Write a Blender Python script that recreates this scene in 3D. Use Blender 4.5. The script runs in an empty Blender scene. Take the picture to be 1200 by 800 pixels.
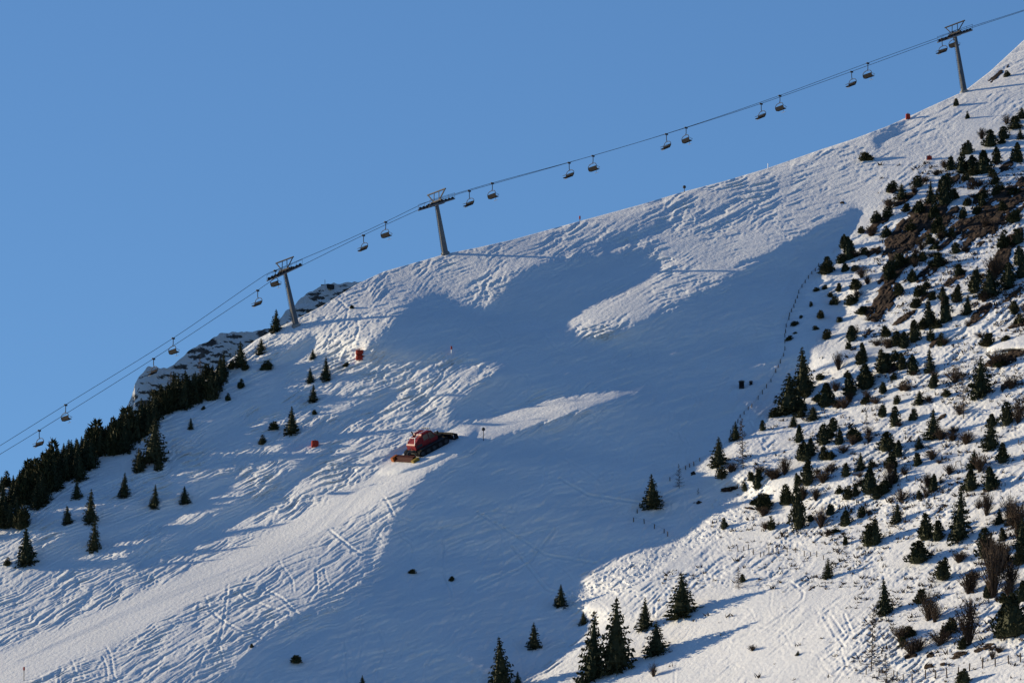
import bpy, bmesh, math, random
import numpy as np
from mathutils import Vector, Matrix

# ------------------------------------------------------------------ camera, sky, sun, exposure
scene = bpy.context.scene
COL = scene.collection
FPX = 8400.0            # focal length in photo pixels (1200 x 800)
VE = math.radians(10)   # the camera looks up at the slope
Z0 = 1200.0             # distance to the middle of the slope in metres
SC = 7.0                # photo pixels per metre at that distance
SUN_EL = math.radians(12.0)
SUN_AZ = math.radians(25.0)   # how far behind the picture plane the sun stands, left
cam_data = bpy.data.cameras.new('camera')
cam_data.sensor_width = 36.0
cam_data.lens = 36.0 * FPX / 1200.0
cam_data.clip_start = 1.0
cam_data.clip_end = 60000.0
cam = bpy.data.objects.new('camera', cam_data)
COL.objects.link(cam)
cam.location = (0, 0, 0)
cam.rotation_euler = (math.pi / 2 + VE, 0, 0)
scene.camera = cam

LDIR = Vector((-math.cos(SUN_EL) * math.cos(SUN_AZ), math.cos(SUN_EL) * math.sin(SUN_AZ), math.sin(SUN_EL)))
world = bpy.data.worlds.new('World')
scene.world = world
world.use_nodes = True
wn = world.node_tree
for n in list(wn.nodes):
    wn.nodes.remove(n)
sky = wn.nodes.new('ShaderNodeTexSky')
sky.sky_type = 'NISHITA'
sky.sun_disc = False
sky.sun_elevation = SUN_EL
sky.sun_rotation = -math.radians(90) + SUN_AZ
sky.altitude = 2500
sky.air_density = 1.0
sky.dust_density = 0.0
sky.ozone_density = 4.5
bg = wn.nodes.new('ShaderNodeBackground')
bg.inputs['Strength'].default_value = 0.09
wo = wn.nodes.new('ShaderNodeOutputWorld')
wn.links.new(sky.outputs[0], bg.inputs['Color'])
wn.links.new(bg.outputs[0], wo.inputs['Surface'])

sun_data = bpy.data.lights.new('sun', 'SUN')
sun_data.energy = 4.3
sun_data.angle = math.radians(0.5)
sun_data.color = (1.0, 0.84, 0.58)
sun = bpy.data.objects.new('sun', sun_data)
COL.objects.link(sun)
sun.rotation_euler = LDIR.to_track_quat('Z', 'Y').to_euler()
sun.location = (-300, 1200, 600)

scene.view_settings.view_transform = 'Standard'
scene.view_settings.look = 'None'
scene.view_settings.gamma = 1.0
scene.view_settings.use_curve_mapping = False
scene.view_settings.exposure = 0.6
scene.render.engine = 'CYCLES'
scene.cycles.max_bounces = 6
scene.cycles.use_denoising = True

# ------------------------------------------------------------------ helpers
def mesh_obj(name, verts, faces, mat=None, parent=None, smooth=False):
    me = bpy.data.meshes.new(name)
    me.from_pydata([tuple(v) for v in verts], [], faces)
    if mat is not None:
        me.materials.append(mat)
    if smooth:
        me.polygons.foreach_set('use_smooth', [True] * len(me.polygons))
    me.update()
    o = bpy.data.objects.new(name, me)
    COL.objects.link(o)
    if parent is not None:
        o.parent = parent
    return o

def empty(name, loc=(0, 0, 0)):
    o = bpy.data.objects.new(name, None)
    COL.objects.link(o)
    o.location = loc
    o.empty_display_size = 0.5
    return o

def tag(o, label, cat, group=None):
    o['label'] = label
    o['category'] = cat
    if group:
        o['group'] = group
    return o

def structure(o, kind='structure'):
    o['kind'] = kind
    return o

def copy_tree(o, parent=None):
    c = o.copy()
    COL.objects.link(c)
    c.parent = parent
    for ch in o.children:
        copy_tree(ch, c)
    return c

class MB:
    """collects shapes into one mesh"""
    def __init__(self):
        self.v = []
        self.f = []
    def add(self, vs, fs):
        b = len(self.v)
        self.v.extend([tuple(v) for v in vs])
        self.f.extend([tuple(i + b for i in f) for f in fs])
        return self
    def box(self, lo, hi):
        (x0, y0, z0), (x1, y1, z1) = lo, hi
        vs = [(x0, y0, z0), (x1, y0, z0), (x1, y1, z0), (x0, y1, z0), (x0, y0, z1), (x1, y0, z1), (x1, y1, z1), (x0, y1, z1)]
        return self.add(vs, [(0, 3, 2, 1), (4, 5, 6, 7), (0, 1, 5, 4), (1, 2, 6, 5), (2, 3, 7, 6), (3, 0, 4, 7)])
    def prism(self, poly, y0, y1):
        """poly: (x, z) outline extruded along y"""
        n = len(poly)
        vs = [(x, y0, z) for x, z in poly] + [(x, y1, z) for x, z in poly]
        fs = [tuple(range(n)), tuple(range(2 * n - 1, n - 1, -1))]
        fs += [(i, i + n, (i + 1) % n + n, (i + 1) % n) for i in range(n)]
        return self.add(vs, fs)
    def tube(self, pts, rad, sides=6, cap=True):
        pts = [Vector(p) for p in pts]
        rads = rad if isinstance(rad, (list, tuple)) else [rad] * len(pts)
        vs, fs = [], []
        prev = None
        for i, p in enumerate(pts):
            t = (pts[min(i + 1, len(pts) - 1)] - pts[max(i - 1, 0)]).normalized()
            a = Vector((0, 0, 1)) if abs(t.z) < 0.9 else Vector((1, 0, 0))
            if prev is not None:
                a = prev
            n1 = (a - t * a.dot(t)).normalized()
            prev = n1
            n2 = t.cross(n1)
            for k in range(sides):
                an = 2 * math.pi * k / sides
                vs.append(p + (n1 * math.cos(an) + n2 * math.sin(an)) * rads[i])
        for i in range(len(pts) - 1):
            for k in range(sides):
                k2 = (k + 1) % sides
                fs.append((i * sides + k, i * sides + k2, (i + 1) * sides + k2, (i + 1) * sides + k))
        if cap:
            fs.append(tuple(range(sides - 1, -1, -1)))
            fs.append(tuple(range((len(pts) - 1) * sides, len(pts) * sides)))
        return self.add(vs, fs)
    def build(self, name, mat, parent=None, smooth=False):
        return mesh_obj(name, self.v, self.f, mat, parent, smooth)

def new_mat(name):
    m = bpy.data.materials.new(name)
    m.use_nodes = True
    return m, m.node_tree, m.node_tree.nodes['Principled BSDF']

def simple_mat(name, col, rough=0.6, metal=0.0, var=0.25, scale=3.0, spec=0.4):
    """one colour broken up by a procedural noise"""
    m, nt, b = new_mat(name)
    tc = nt.nodes.new('ShaderNodeTexCoord')
    nz = nt.nodes.new('ShaderNodeTexNoise')
    nz.inputs['Scale'].default_value = scale
    nz.inputs['Detail'].default_value = 4
    rp = nt.nodes.new('ShaderNodeValToRGB')
    rp.color_ramp.elements[0].position = 0.3
    rp.color_ramp.elements[1].position = 0.7
    rp.color_ramp.elements[0].color = (*[c * (1 - var) for c in col], 1)
    rp.color_ramp.elements[1].color = (*[min(1, c * (1 + var)) for c in col], 1)
    nt.links.new(tc.outputs['Object'], nz.inputs['Vector'])
    nt.links.new(nz.outputs['Fac'], rp.inputs['Fac'])
    nt.links.new(rp.outputs[0], b.inputs['Base Color'])
    b.inputs['Roughness'].default_value = rough
    b.inputs['Metallic'].default_value = metal
    b.inputs['Specular IOR Level'].default_value = spec
    return m

def make_snow(name, bump=0.5, tint=(0.84, 0.85, 0.87)):
    m, nt, b = new_mat(name)
    geo = nt.nodes.new('ShaderNodeNewGeometry')
    n1 = nt.nodes.new('ShaderNodeTexNoise')
    n1.inputs['Scale'].default_value = 1.6
    n1.inputs['Detail'].default_value = 7
    n1.inputs['Roughness'].default_value = 0.62
    n2 = nt.nodes.new('ShaderNodeTexNoise')
    n2.inputs['Scale'].default_value = 0.12
    n2.inputs['Detail'].default_value = 3
    rp = nt.nodes.new('ShaderNodeValToRGB')
    rp.color_ramp.elements[0].position = 0.35
    rp.color_ramp.elements[1].position = 0.65
    rp.color_ramp.elements[0].color = (*[c * 0.96 for c in tint], 1)
    rp.color_ramp.elements[1].color = (*tint, 1)
    bp = nt.nodes.new('ShaderNodeBump')
    bp.inputs['Strength'].default_value = bump
    bp.inputs['Distance'].default_value = 0.25
    nt.links.new(geo.outputs['Position'], n1.inputs['Vector'])
    nt.links.new(geo.outputs['Position'], n2.inputs['Vector'])
    nt.links.new(n2.outputs['Fac'], rp.inputs['Fac'])
    nt.links.new(rp.outputs[0], b.inputs['Base Color'])
    nt.links.new(n1.outputs['Fac'], bp.inputs['Height'])
    nt.links.new(bp.outputs[0], b.inputs['Normal'])
    b.inputs['Roughness'].default_value = 0.7
    b.inputs['Specular IOR Level'].default_value = 0.25
    return m

SNOW = make_snow('snow')

# noise on a lattice, evaluated with numpy
def vnoise(x, y, seed):
    tab = np.random.RandomState(seed).rand(256, 256) * 2 - 1
    x = np.asarray(x, float); y = np.asarray(y, float)
    xi = np.floor(x).astype(int); yi = np.floor(y).astype(int)
    fx = x - xi; fy = y - yi
    fx = fx * fx * fx * (fx * (fx * 6 - 15) + 10)
    fy = fy * fy * fy * (fy * (fy * 6 - 15) + 10)
    a = tab[yi % 256, xi % 256]; b = tab[yi % 256, (xi + 1) % 256]
    c = tab[(yi + 1) % 256, xi % 256]; d = tab[(yi + 1) % 256, (xi + 1) % 256]
    return (a + (b - a) * fx) * (1 - fy) + (c + (d - c) * fx) * fy

def fbm(x, y, seed, octs=3, gain=0.5):
    r = 0; a = 1.0
    for k in range(octs):
        r = r + a * vnoise(x * 2 ** k + 17.3 * k, y * 2 ** k + 5.1 * k, seed + k)
        a *= gain
    return r

# ------------------------------------------------------------------ the slope: survey of its outline and of its hollows
# The hill is described by its bearing (u, v from the valley station) and by the distance D along that bearing.
# Hollows that turn away from the low sun are given as polygons; the distance field is solved so that the ground falls away there.
SKY_U = [-160, 0, 45, 100, 150, 200, 240, 270, 300, 330, 347, 380, 418, 450, 500, 522, 560, 600, 680, 750, 800, 850, 900, 960, 1000, 1040, 1062, 1090, 1130, 1160, 1200, 1360]
SKY_V = [660, 572, 546, 521, 494, 467, 442, 421, 398, 382, 374, 357, 333, 318, 304, 297.5, 290, 281, 259, 240, 225, 212, 197, 176, 163, 148, 138, 125, 107, 84, 47, -95]
def skyline(u):
    u = np.asarray(u, float)
    r = np.interp(u, SKY_U, SKY_V)
    r = np.where(u < -160, 660 - (u + 160) * 0.5, r)
    return np.where(u > 1360, -95 - (u - 1360) * 0.35, r)

SHADE = [
 # the big hollow of the piste
 [(1012,240),(1005,262),(985,290),(975,312),(964,318),(960,334),(968,343),(989,365),(975,386),(964,397),(948,410),(942,440),(915,480),(900,488),(890,502),(852,522),(830,537),(816,549),(817,557),(830,567),(860,572),(872,575),(855,582),(837,597),(817,612),(792,630),(767,640),(742,645),(710,660),(682,675),(687,690),(670,707),(690,720),(687,745),(667,762),(635,785),(615,800),(540,860),(500,900),
  (150,900),(217,800),(236,785),(274,759),(330,740),(367,714),(405,691),(436,660),(442,631),(478,578),(505,555),(560,522),(600,510),(640,499),(680,484),(720,471),(758,460),(755,456),(715,455),(660,463),(610,478),(570,490),(548,492),(525,487),(540,470),(565,452),(585,440),(590,424),(530,420),(487,423),(440,423),(436,407),(463,377),(480,357),(510,347),(553,360),(573,363),(590,347),(607,323),(647,307),(687,303),(720,298),(767,303),(775,313),(747,333),(707,350),(673,367),(665,390),(687,397),(710,400),(730,390),(757,376),(787,365),(820,345),(870,318),(920,288),(960,268),(1000,246)],
 [(150,650),(240,612),(310,575),(392,522),(385,538),(315,592),(245,632),(160,668)],
 [(10,662),(70,632),(120,596),(200,588),(245,565),(300,548),(250,580),(205,606),(120,642),(60,664)],
 [(296,432),(340,412),(372,390),(360,415),(322,440)],
 [(300,470),(322,440),(345,436),(335,452),(305,480)],
 [(215,522),(262,486),(310,470),(300,490),(250,520),(200,545),(180,556)],
 [(330,520),(400,490),(440,465),(470,455),(440,485),(395,505),(345,530)],
 [(700,284),(745,271),(790,260),(770,274),(725,288)],
 [(1022,166),(1050,147),(1066,147),(1046,160),(1030,170)],
]

def inside(poly, X, Y):
    px = np.array([p[0] for p in poly], float); py = np.array([p[1] for p in poly], float)
    r = np.zeros(X.shape, bool)
    j = len(poly) - 1
    for i in range(len(poly)):
        c = ((py[i] > Y) != (py[j] > Y)) & (X < (px[j] - px[i]) * (Y - py[i]) / (py[j] - py[i] + 1e-9) + px[i])
        r ^= c
        j = i
    return r

def blur(a, s):
    n = int(3 * s) + 1
    k = np.exp(-0.5 * (np.arange(-n, n + 1) / s) ** 2); k /= k.sum()
    p = np.pad(a, ((n, n), (0, 0)), mode='edge')
    a = sum(k[i] * p[i:i + a.shape[0]] for i in range(2 * n + 1))
    p = np.pad(a, ((0, 0), (n, n)), mode='edge')
    return sum(k[i] * p[:, i:i + a.shape[1]] for i in range(2 * n + 1))

ST = 4.0
GU = np.arange(-160, 1361, ST); GV = np.arange(-96, 905, ST)
GX, GY = np.meshgrid(GU, GV)
NV, NU = GX.shape
lf = LDIR.y * math.cos(VE) + LDIR.z * math.sin(VE)
lu = -LDIR.y * math.sin(VE) + LDIR.z * math.cos(VE)
lxy = math.hypot(LDIR.x, lu)
EX, EW = -LDIR.x / lxy, -lu / lxy        # travel of the sunlight across the picture plane (right, up)
KS = lf / lxy
mask = np.zeros(GX.shape, bool)
for p in SHADE:
    mask |= inside(p, GX, GY)
mask[0:1] = False
MASK = mask.astype(float)

PISTE_LINE = [(-160, 880), (0, 787), (100, 745), (200, 700), (300, 650), (380, 606), (440, 572), (500, 538), (560, 508), (640, 481), (755, 457)]
PISTE_W = [24, 24, 23, 22, 20, 18, 17, 15, 13, 11, 4]
def piste_mask(u, v):
    c = np.interp(u, [p[0] for p in PISTE_LINE], [p[1] for p in PISTE_LINE])
    w = np.interp(u, [p[0] for p in PISTE_LINE], PISTE_W)
    return np.where(u < 760, np.clip((1.25 - abs(v - c) / w) * 2.2, 0, 1), 0)

# fall of the ground along the light: positive faces the sun, negative turns away
LIT = 0.56 + 0.28 * np.clip((GX - 900) / 120, 0, 1) * np.clip((300 - GY) / 80, 0, 1) + 0.43 * np.clip((GX - 780 + (GY - 400) * 0.5) / 200, 0, 1) * np.clip((GY - 170) / 130, 0, 1) - 0.12 * np.clip((560 - GX) / 150, 0, 1) * np.clip((GY - 380) / 60, 0, 1)
LIT = LIT + 0.42 * piste_mask(GX, GY)
EPS, CLOSE = 0.28, 0.8
ROUNDS = 50
P = LIT.copy()
ss = np.arange(-260, 1500, ST)
for c0 in np.arange(-500, 1100, ST):
    uu = ss * EX; vv = c0 - ss * EW
    iu = np.round((uu - GU[0]) / ST).astype(int); iv = np.round((vv - GV[0]) / ST).astype(int)
    ok = (iu >= 0) & (iu < NU) & (iv >= 0) & (iv < NV)
    m = np.zeros(len(ss), bool)
    m[ok] = mask[iv[ok], iu[ok]]
    i = 0
    while i < len(ss):
        if m[i]:
            j = i
            while j < len(ss) and m[j]:
                j += 1
            L = j - i
            cut = i + int(L * CLOSE / (CLOSE + EPS))
            for q in range(i, j):
                if ok[q]:
                    P[iv[q], iu[q]] = -EPS if q < cut else CLOSE
            i = j
        else:
            i += 1
P = np.where(mask & (P > LIT - 1e-6), -EPS, P)
P = blur(P, 0.8)
# the left border of the hollow is no edge but a slow roll-over where only the bumps catch the light
ROLL = blur(inside([(545, 522), (520, 548), (470, 615), (462, 655), (425, 700), (300, 770), (240, 830), (110, 830), (250, 740), (370, 690), (415, 640), (450, 585), (500, 548)], GX, GY).astype(float), 2.0)
P = P * (1 - ROLL) + blur(P, 6.0) * ROLL
SKV = skyline(GX)
below = (GY > SKV - 6) & (GY < 860) & (GX > -60) & (GX < 1260)
W1 = np.where(GY > SKV - 6, 1.0, 0.03)
BASE_W = 2.0
Ct = 0.989 * (BASE_W + 2.0 * np.clip((GX - 560) / 520, 0, 1.1) * np.clip((620 - GY) / 300, 0.2, 1)) - 0.148 * 0.5

def cellavg(a):
    return 0.25 * (a[:-1, :-1] + a[1:, :-1] + a[:-1, 1:] + a[1:, 1:])
w1 = cellavg(W1); ct = cellavg(Ct)
LAM = 0.03; MU = 0.3
def grads(D):
    du = 0.5 * ((D[:-1, 1:] - D[:-1, :-1]) + (D[1:, 1:] - D[1:, :-1])) / ST
    dw = -0.5 * ((D[1:, :-1] - D[:-1, :-1]) + (D[1:, 1:] - D[:-1, 1:])) / ST
    return du, dw
def gradsT(gu, gw):
    R = np.zeros((NV, NU))
    a = 0.5 * gu / ST; b = -0.5 * gw / ST
    R[:-1, 1:] += a - b; R[:-1, :-1] += -a - b
    R[1:, 1:] += a + b; R[1:, :-1] += -a + b
    return R
CX, CW = -EW, EX
def applyA(D):
    du, dw = grads(D)
    r1 = w1 * (EX * du + EW * dw); r2 = LAM * (CX * du + CW * dw)
    R = gradsT(EX * r1 + CX * r2, EW * r1 + CW * r2)
    xx = np.zeros_like(D); t = D[:, 2:] - 2 * D[:, 1:-1] + D[:, :-2]
    xx[:, 2:] += t; xx[:, 1:-1] -= 2 * t; xx[:, :-2] += t
    t = D[2:] - 2 * D[1:-1] + D[:-2]
    xx[2:] += t; xx[1:-1] -= 2 * t; xx[:-2] += t
    return R + MU * 0.02 / ST ** 2 * xx + 1e-9 * D
def solve(D, P, iters):
    bt = cellavg(-KS - P)
    r1 = w1 * bt; r2 = LAM * ct
    rhs = gradsT(EX * r1 + CX * r2, EW * r1 + CW * r2)
    r = rhs - applyA(D); pdir = r.copy(); rs = (r * r).sum()
    for it in range(iters):
        Ap = applyA(pdir)
        al = rs / ((pdir * Ap).sum() + 1e-30)
        D = D + al * pdir
        r = r - al * Ap
        rn = (r * r).sum()
        pdir = r + (rn / rs) * pdir
        rs = rn
    return D
VPU = 600 + LDIR.x / lf * FPX; VPV = 400 - lu / lf * FPX
I0, J0 = int(np.argmin(abs(GV - 450))), int(np.argmin(abs(GU - 600)))
def shade_of(D):
    """how far each point lies under the light that grazes the ground before it"""
    DREF = D[I0, J0]
    H = -(np.log(Z0 * SC + D - DREF) + np.log(np.hypot(GX - VPU, GY - VPV))) * Z0 * SC
    M = H.copy()
    for j in range(1, NU):
        prev = M[:, j - 1]
        rows = np.arange(NV) - (GV - VPV) / (GU[j] - VPU)       # where the light came from
        i0 = np.clip(np.floor(rows).astype(int), 0, NV - 2); f = np.clip(rows - i0, 0, 1)
        M[:, j] = np.maximum(H[:, j], prev[i0] * (1 - f) + prev[i0 + 1] * f)
    return M - H
D = BASE_W * (450 - GY) - 0.5 * (GX - 600)
D = solve(D, P, 500)
WANT = blur(MASK, 0.7); WANT = WANT * (1 - ROLL) + 0.5 * ROLL
INNER = np.clip(blur(MASK, 5.0) * 2 - 1, 0, 1) * MASK
for it in range(ROUNDS):
    sh = shade_of(D)
    dark = sh > 0.6 + 3.0 * INNER
    wrong_lit = below & (WANT > 0.6) & ~dark
    wrong_dark = below & (WANT < 0.4) & dark
    P = P - 0.10 * blur(wrong_lit.astype(float), 1.2)
    # a point that should be lit but lies under the light: raise the ground there, and let the hollow before it dip less
    P = P + 0.09 * blur(wrong_dark.astype(float), 1.2)
    depth = np.where(wrong_dark, sh, 0)
    up = np.zeros_like(P)
    acc = np.zeros(NV)
    for j in range(NU - 1, -1, -1):
        rows = np.arange(NV) - EW / EX
        i0 = np.clip(np.floor(rows).astype(int), 0, NV - 2); f = np.clip(rows - i0, 0, 1)
        acc = acc[i0] * (1 - f) + acc[i0 + 1] * f
        acc = np.maximum(acc * 0.985, np.minimum(depth[:, j], 12))
        up[:, j] = acc
    P = P + 0.009 * np.minimum(up, 6) * (WANT > 0.5)
    P = np.clip(P, -0.45, 1.3)
    D = solve(D, P, 120)
    if it % 6 == 5 or it == ROUNDS - 1:
        print('ROUND', it, 'lit but should not', wrong_lit.sum(), 'dark but should not', wrong_dark.sum(), 'of', (below & mask).sum())
D -= D[I0, J0]
du_, dw_ = grads(D)
print('DEPTH', D.min(), D.max(), 'dw', np.percentile(dw_[below[1:,1:]], [1, 10, 50, 90, 99]), 'du', np.percentile(du_[below[1:,1:]], [1, 10, 50, 90, 99]))

def samp(A, u, v):
    u = np.asarray(u, float); v = np.asarray(v, float)
    x = np.clip((u - GU[0]) / ST, 0, NU - 1.001); y = np.clip((v - GV[0]) / ST, 0, NV - 1.001)
    i = np.floor(x).astype(int); j = np.floor(y).astype(int); fx = x - i; fy = y - j
    return (A[j, i] * (1 - fx) + A[j, i + 1] * fx) * (1 - fy) + (A[j + 1, i] * (1 - fx) + A[j + 1, i + 1] * fx) * fy

def macro(u, v):
    """distance of the ground in pixels of scale, with a gentle continuation past the surveyed part"""
    u = np.asarray(u, float); v = np.asarray(v, float)
    uc = np.clip(u, GU[0], GU[-1]); vc = np.clip(v, GV[0], GV[-1])
    return samp(D, uc, vc) - 0.45 * (u - uc) * np.where(u > uc, 0.6, 1.0) - 2.0 * (v - vc)

SUNK = np.clip(blur(shade_of(D), 1.5) / 7.0, 0.1, 1)      # how deep a point lies in the hollow
SOFT = blur(MASK, 3.0) * (1 - ROLL) + 0.8 * blur(MASK, 6.0) * ROLL
def seg_dist(u, v, line):
    d = np.full(u.shape, 1e9)
    xs = [p[0] for p in line]; ys = [p[1] for p in line]
    near = (u > min(xs) - 12) & (u < max(xs) + 12) & (v > min(ys) - 12) & (v < max(ys) + 12)
    if not near.any():
        return d
    full, u, v = d, u[near], v[near]
    d = np.full(u.shape, 1e9)
    for (a, b), (c, e) in zip(line[:-1], line[1:]):
        L2 = (c - a) ** 2 + (e - b) ** 2 + 1e-9
        t = np.clip(((u - a) * (c - a) + (v - b) * (e - b)) / L2, 0, 1)
        d = np.minimum(d, np.hypot(u - a - t * (c - a), v - b - t * (e - b)))
    full[near] = d
    return full

TRACKS = [
 [(267, 684), (265, 705), (262, 730), (256, 755), (262, 775)],
 [(240, 695), (246, 715), (262, 728), (285, 740), (305, 748)],
 [(292, 672), (280, 690), (290, 702), (318, 712), (338, 716)],
 [(442, 572), (455, 590), (462, 605), (480, 610)],
 [(380, 616), (395, 628), (412, 642), (425, 650)],
 [(395, 655), (370, 668), (372, 690), (362, 704)],
 [(310, 690), (330, 700), (350, 720)], [(262, 745), (240, 765), (228, 790)],
 [(418, 372), (420, 385), (416, 398)], [(395, 350), (408, 362), (404, 380)],
 [(830, 660), (780, 690), (768, 705), (767, 722)],
 [(905, 690), (925, 680), (942, 694), (940, 702), (915, 722), (890, 738), (860, 750)],
 [(965, 715), (985, 700), (1010, 690)], [(960, 728), (968, 722), (976, 738), (990, 758)],
 [(990, 720), (998, 740), (985, 760), (992, 780), (978, 800)], [(975, 722), (990, 745)], [(965, 722), (978, 745)],
 [(880, 495), (890, 515), (898, 528)], [(905, 500), (885, 503), (880, 512)],
 [(655, 560), (690, 580), (760, 590), (800, 570)], [(560, 600), (640, 650), (700, 660)],
 [(600, 640), (640, 690), (690, 705)], [(560, 690), (620, 660), (650, 620)],
]
# fine ski tracks: swinging lines that run down and across the piste
DEPTHS = [1.0] * len(TRACKS)
_tr = random.Random(21)
def swing(u, v, ang, L, amp, per):
    pts = []
    ca, sa = math.cos(math.radians(ang)), math.sin(math.radians(ang))
    ph = _tr.random() * 6.3
    for i in range(int(L / 6) + 1):
        s_ = i * 6.0; o = amp * math.sin(ph + s_ * 6.283 / per)
        pts.append((u + s_ * ca - o * sa, v + s_ * sa + o * ca))
    return pts
for _ in range(95):
    u = _tr.uniform(420, 900); v = _tr.uniform(330, 760)
    TRACKS.append(swing(u, v, _tr.choice((_tr.uniform(95, 150), _tr.uniform(-32, -12), _tr.uniform(30, 75))), _tr.uniform(40, 150), _tr.uniform(1, 7), _tr.uniform(40, 90)))
    DEPTHS.append(_tr.uniform(.2, .5))
for _ in range(60):
    u = _tr.uniform(20, 520); v = _tr.uniform(430, 790)
    TRACKS.append(swing(u, v, _tr.uniform(-50, -15) if _tr.random() < .6 else _tr.uniform(60, 120), _tr.uniform(25, 80), _tr.uniform(1, 5), _tr.uniform(30, 70)))
    DEPTHS.append(_tr.uniform(.3, .8))
for _ in range(30):
    u = _tr.uniform(640, 1100); v = 300 - (u - 640) * 0.33 + _tr.uniform(-40, 40)
    TRACKS.append(swing(u, v, _tr.uniform(-30, -10), _tr.uniform(40, 110), _tr.uniform(1, 4), _tr.uniform(40, 90)))
    DEPTHS.append(_tr.uniform(.25, .7))
DEBRIS = [(838, 586), (885, 580), (905, 602), (860, 625), (800, 648), (760, 676), (715, 700), (665, 712), (650, 706), (700, 672), (745, 648), (800, 628)]
RIGHT_EDGE_V = [240, 262, 312, 365, 410, 490, 549, 575, 612, 645, 675, 707, 745, 800, 880]
RIGHT_EDGE_U = [1012, 1008, 968, 982, 952, 905, 822, 852, 820, 745, 690, 675, 685, 618, 520]
def on_right(u, v):
    return np.clip((u - np.interp(v, RIGHT_EDGE_V, RIGHT_EDGE_U)) / 25, 0, 1) * np.clip((v - 150 + (u - 1100) * 0.5) / 40, 0, 1)

BENCH0 = float(macro(500.0, 527.0))
def micro(u, v):
    """moguls, wind ripples, ski tracks: small relief on top of the solved hill (pixels of distance)"""
    u = np.asarray(u, float); v = np.asarray(v, float)
    soft = samp(SOFT, u, v)
    rt = on_right(u, v)
    wu = u + 2.2 * vnoise(u / 21, v / 21, 3); wv = v + 2.2 * vnoise(u / 21, v / 21, 4)
    def streak(ang, la, lb, seed, octs=2):
        ca, sa = math.cos(math.radians(ang)), math.sin(math.radians(ang))
        a = wu * ca - wv * sa; b = wu * sa + wv * ca
        return fbm(a / la, b / lb, seed, octs, 0.55)
    # which of two crossing directions was skied last changes from place to place
    mx = np.clip(0.5 + 1.6 * vnoise(u / 26, v / 20, 5), 0, 1); my = np.clip(0.5 + 1.8 * vnoise(u / 19, v / 15, 6), 0, 1)
    chop = fbm(wu / 2.3, wv / 2.0, 15, 2, 0.6)
    left = (streak(34, 24, 2.0, 11, 2) * mx + streak(22, 30, 1.9, 12, 2) * (1 - mx)) + 0.55 * streak(27, 30, 5.5, 13, 1) + 0.3 * my * streak(70, 10, 2.4, 14, 1) + 0.22 * chop
    nose = 0.8 * streak(52, 13, 2.2, 21) * mx + 0.8 * streak(14, 15, 2.1, 25) * (1 - mx) + 0.5 * streak(38, 18, 5, 27, 1) + 0.28 * chop
    crest = streak(28, 25, 2.1, 31, 2) * mx + streak(15, 26, 2.0, 32, 2) * (1 - mx) + 0.55 * streak(25, 34, 5.5, 33, 1) + 0.35 * my * streak(62, 11, 2.6, 35, 1) + 0.22 * chop
    rgt = 0.9 * streak(37, 24, 2.3, 41, 2) * (.4 + .6 * mx) + 0.6 * streak(34, 34, 7, 43, 1) + 0.4 * fbm(wu / 2.6, wv / 2.4, 45, 2)
    wn = np.clip(1 - np.hypot((u - 470) / 170, (v - 350) / 90), 0, 1) ** 0.5
    wc = np.clip((u - 620) / 150, 0, 1) * np.clip((420 - v) / 60, 0, 1)
    tex = left * (1 - wc) * (1 - wn) + nose * wn * (1 - wc) + crest * wc
    tex = tex * (1 - rt) + rgt * rt
    tex = tex + 0.22 * np.abs(tex)
    patch = np.clip(0.85 + 0.75 * vnoise(u / 44, v / 26, 51) + 0.4 * vnoise(u / 17, v / 11, 52), 0.4 - 0.2 * np.clip((u - 600) / 100, 0, 1), 1.7)
    pm = piste_mask(u, v)
    fade = np.clip(1.55 - soft * 1.33, 0.22, 1)
    amp = (2.9 * (1 - rt) + 2.6 * rt) * patch * fade * (1 - 0.93 * pm)
    # the far top right is wind-packed and smoother, as is the foot of the right slope
    amp = amp * (1 - 0.45 * np.clip((u - 900) / 150, 0, 1) * np.clip((260 - v) / 80, 0, 1))
    foot = rt * np.clip((v - 680) / 50, 0, 1) * np.clip((1010 - u) / 60, 0, 1)
    amp = amp * (1 - 0.72 * foot)
    r = amp * tex
    r = r + 0.30 * pm * streak(26, 220, 3.0, 61, 2)
    # broad waves, and old wind ribs that show faintly in the shaded hollow
    sunk = samp(SUNK, u, v)
    r = r + np.clip(2 * soft - 1, 0, 1) * sunk * (1.7 * streak(16, 40, 6, 73, 3) + 1.0 * streak(60, 36, 7, 75, 2))
    r = r + (1 - soft) * (1 - 0.8 * pm) * (1.5 * streak(25, 90, 24, 71, 1) + 0 * u)
    deb = inside(DEBRIS, u, v).astype(float)
    r = r + deb * 2.4 * abs(fbm(u / 5, v / 4.5, 81, 2))
    e2 = ((u - 500) / 52) ** 2 + ((v - 527 + (u - 500) * 0.40) / 15) ** 2
    bw = np.clip(1.5 - e2, 0, 1); bw = bw * bw * (3 - 2 * bw)
    r = r * (1 - 0.9 * bw) + bw * (BENCH0 - 1.3 * (u - 500) - 3.7 * (v - 527) - macro(u, v))
    for k, t in enumerate(TRACKS):
        d = seg_dist(u, v, t)
        r = r + np.maximum(1 - soft, 1.6 * sunk) * (1 - 0.85 * pm) * (DEPTHS[k] * (1.2 * np.exp(-(d / 1.2) ** 2) - 0.8 * np.exp(-((d - 2.6) / 1.2) ** 2)))
    return r

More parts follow.
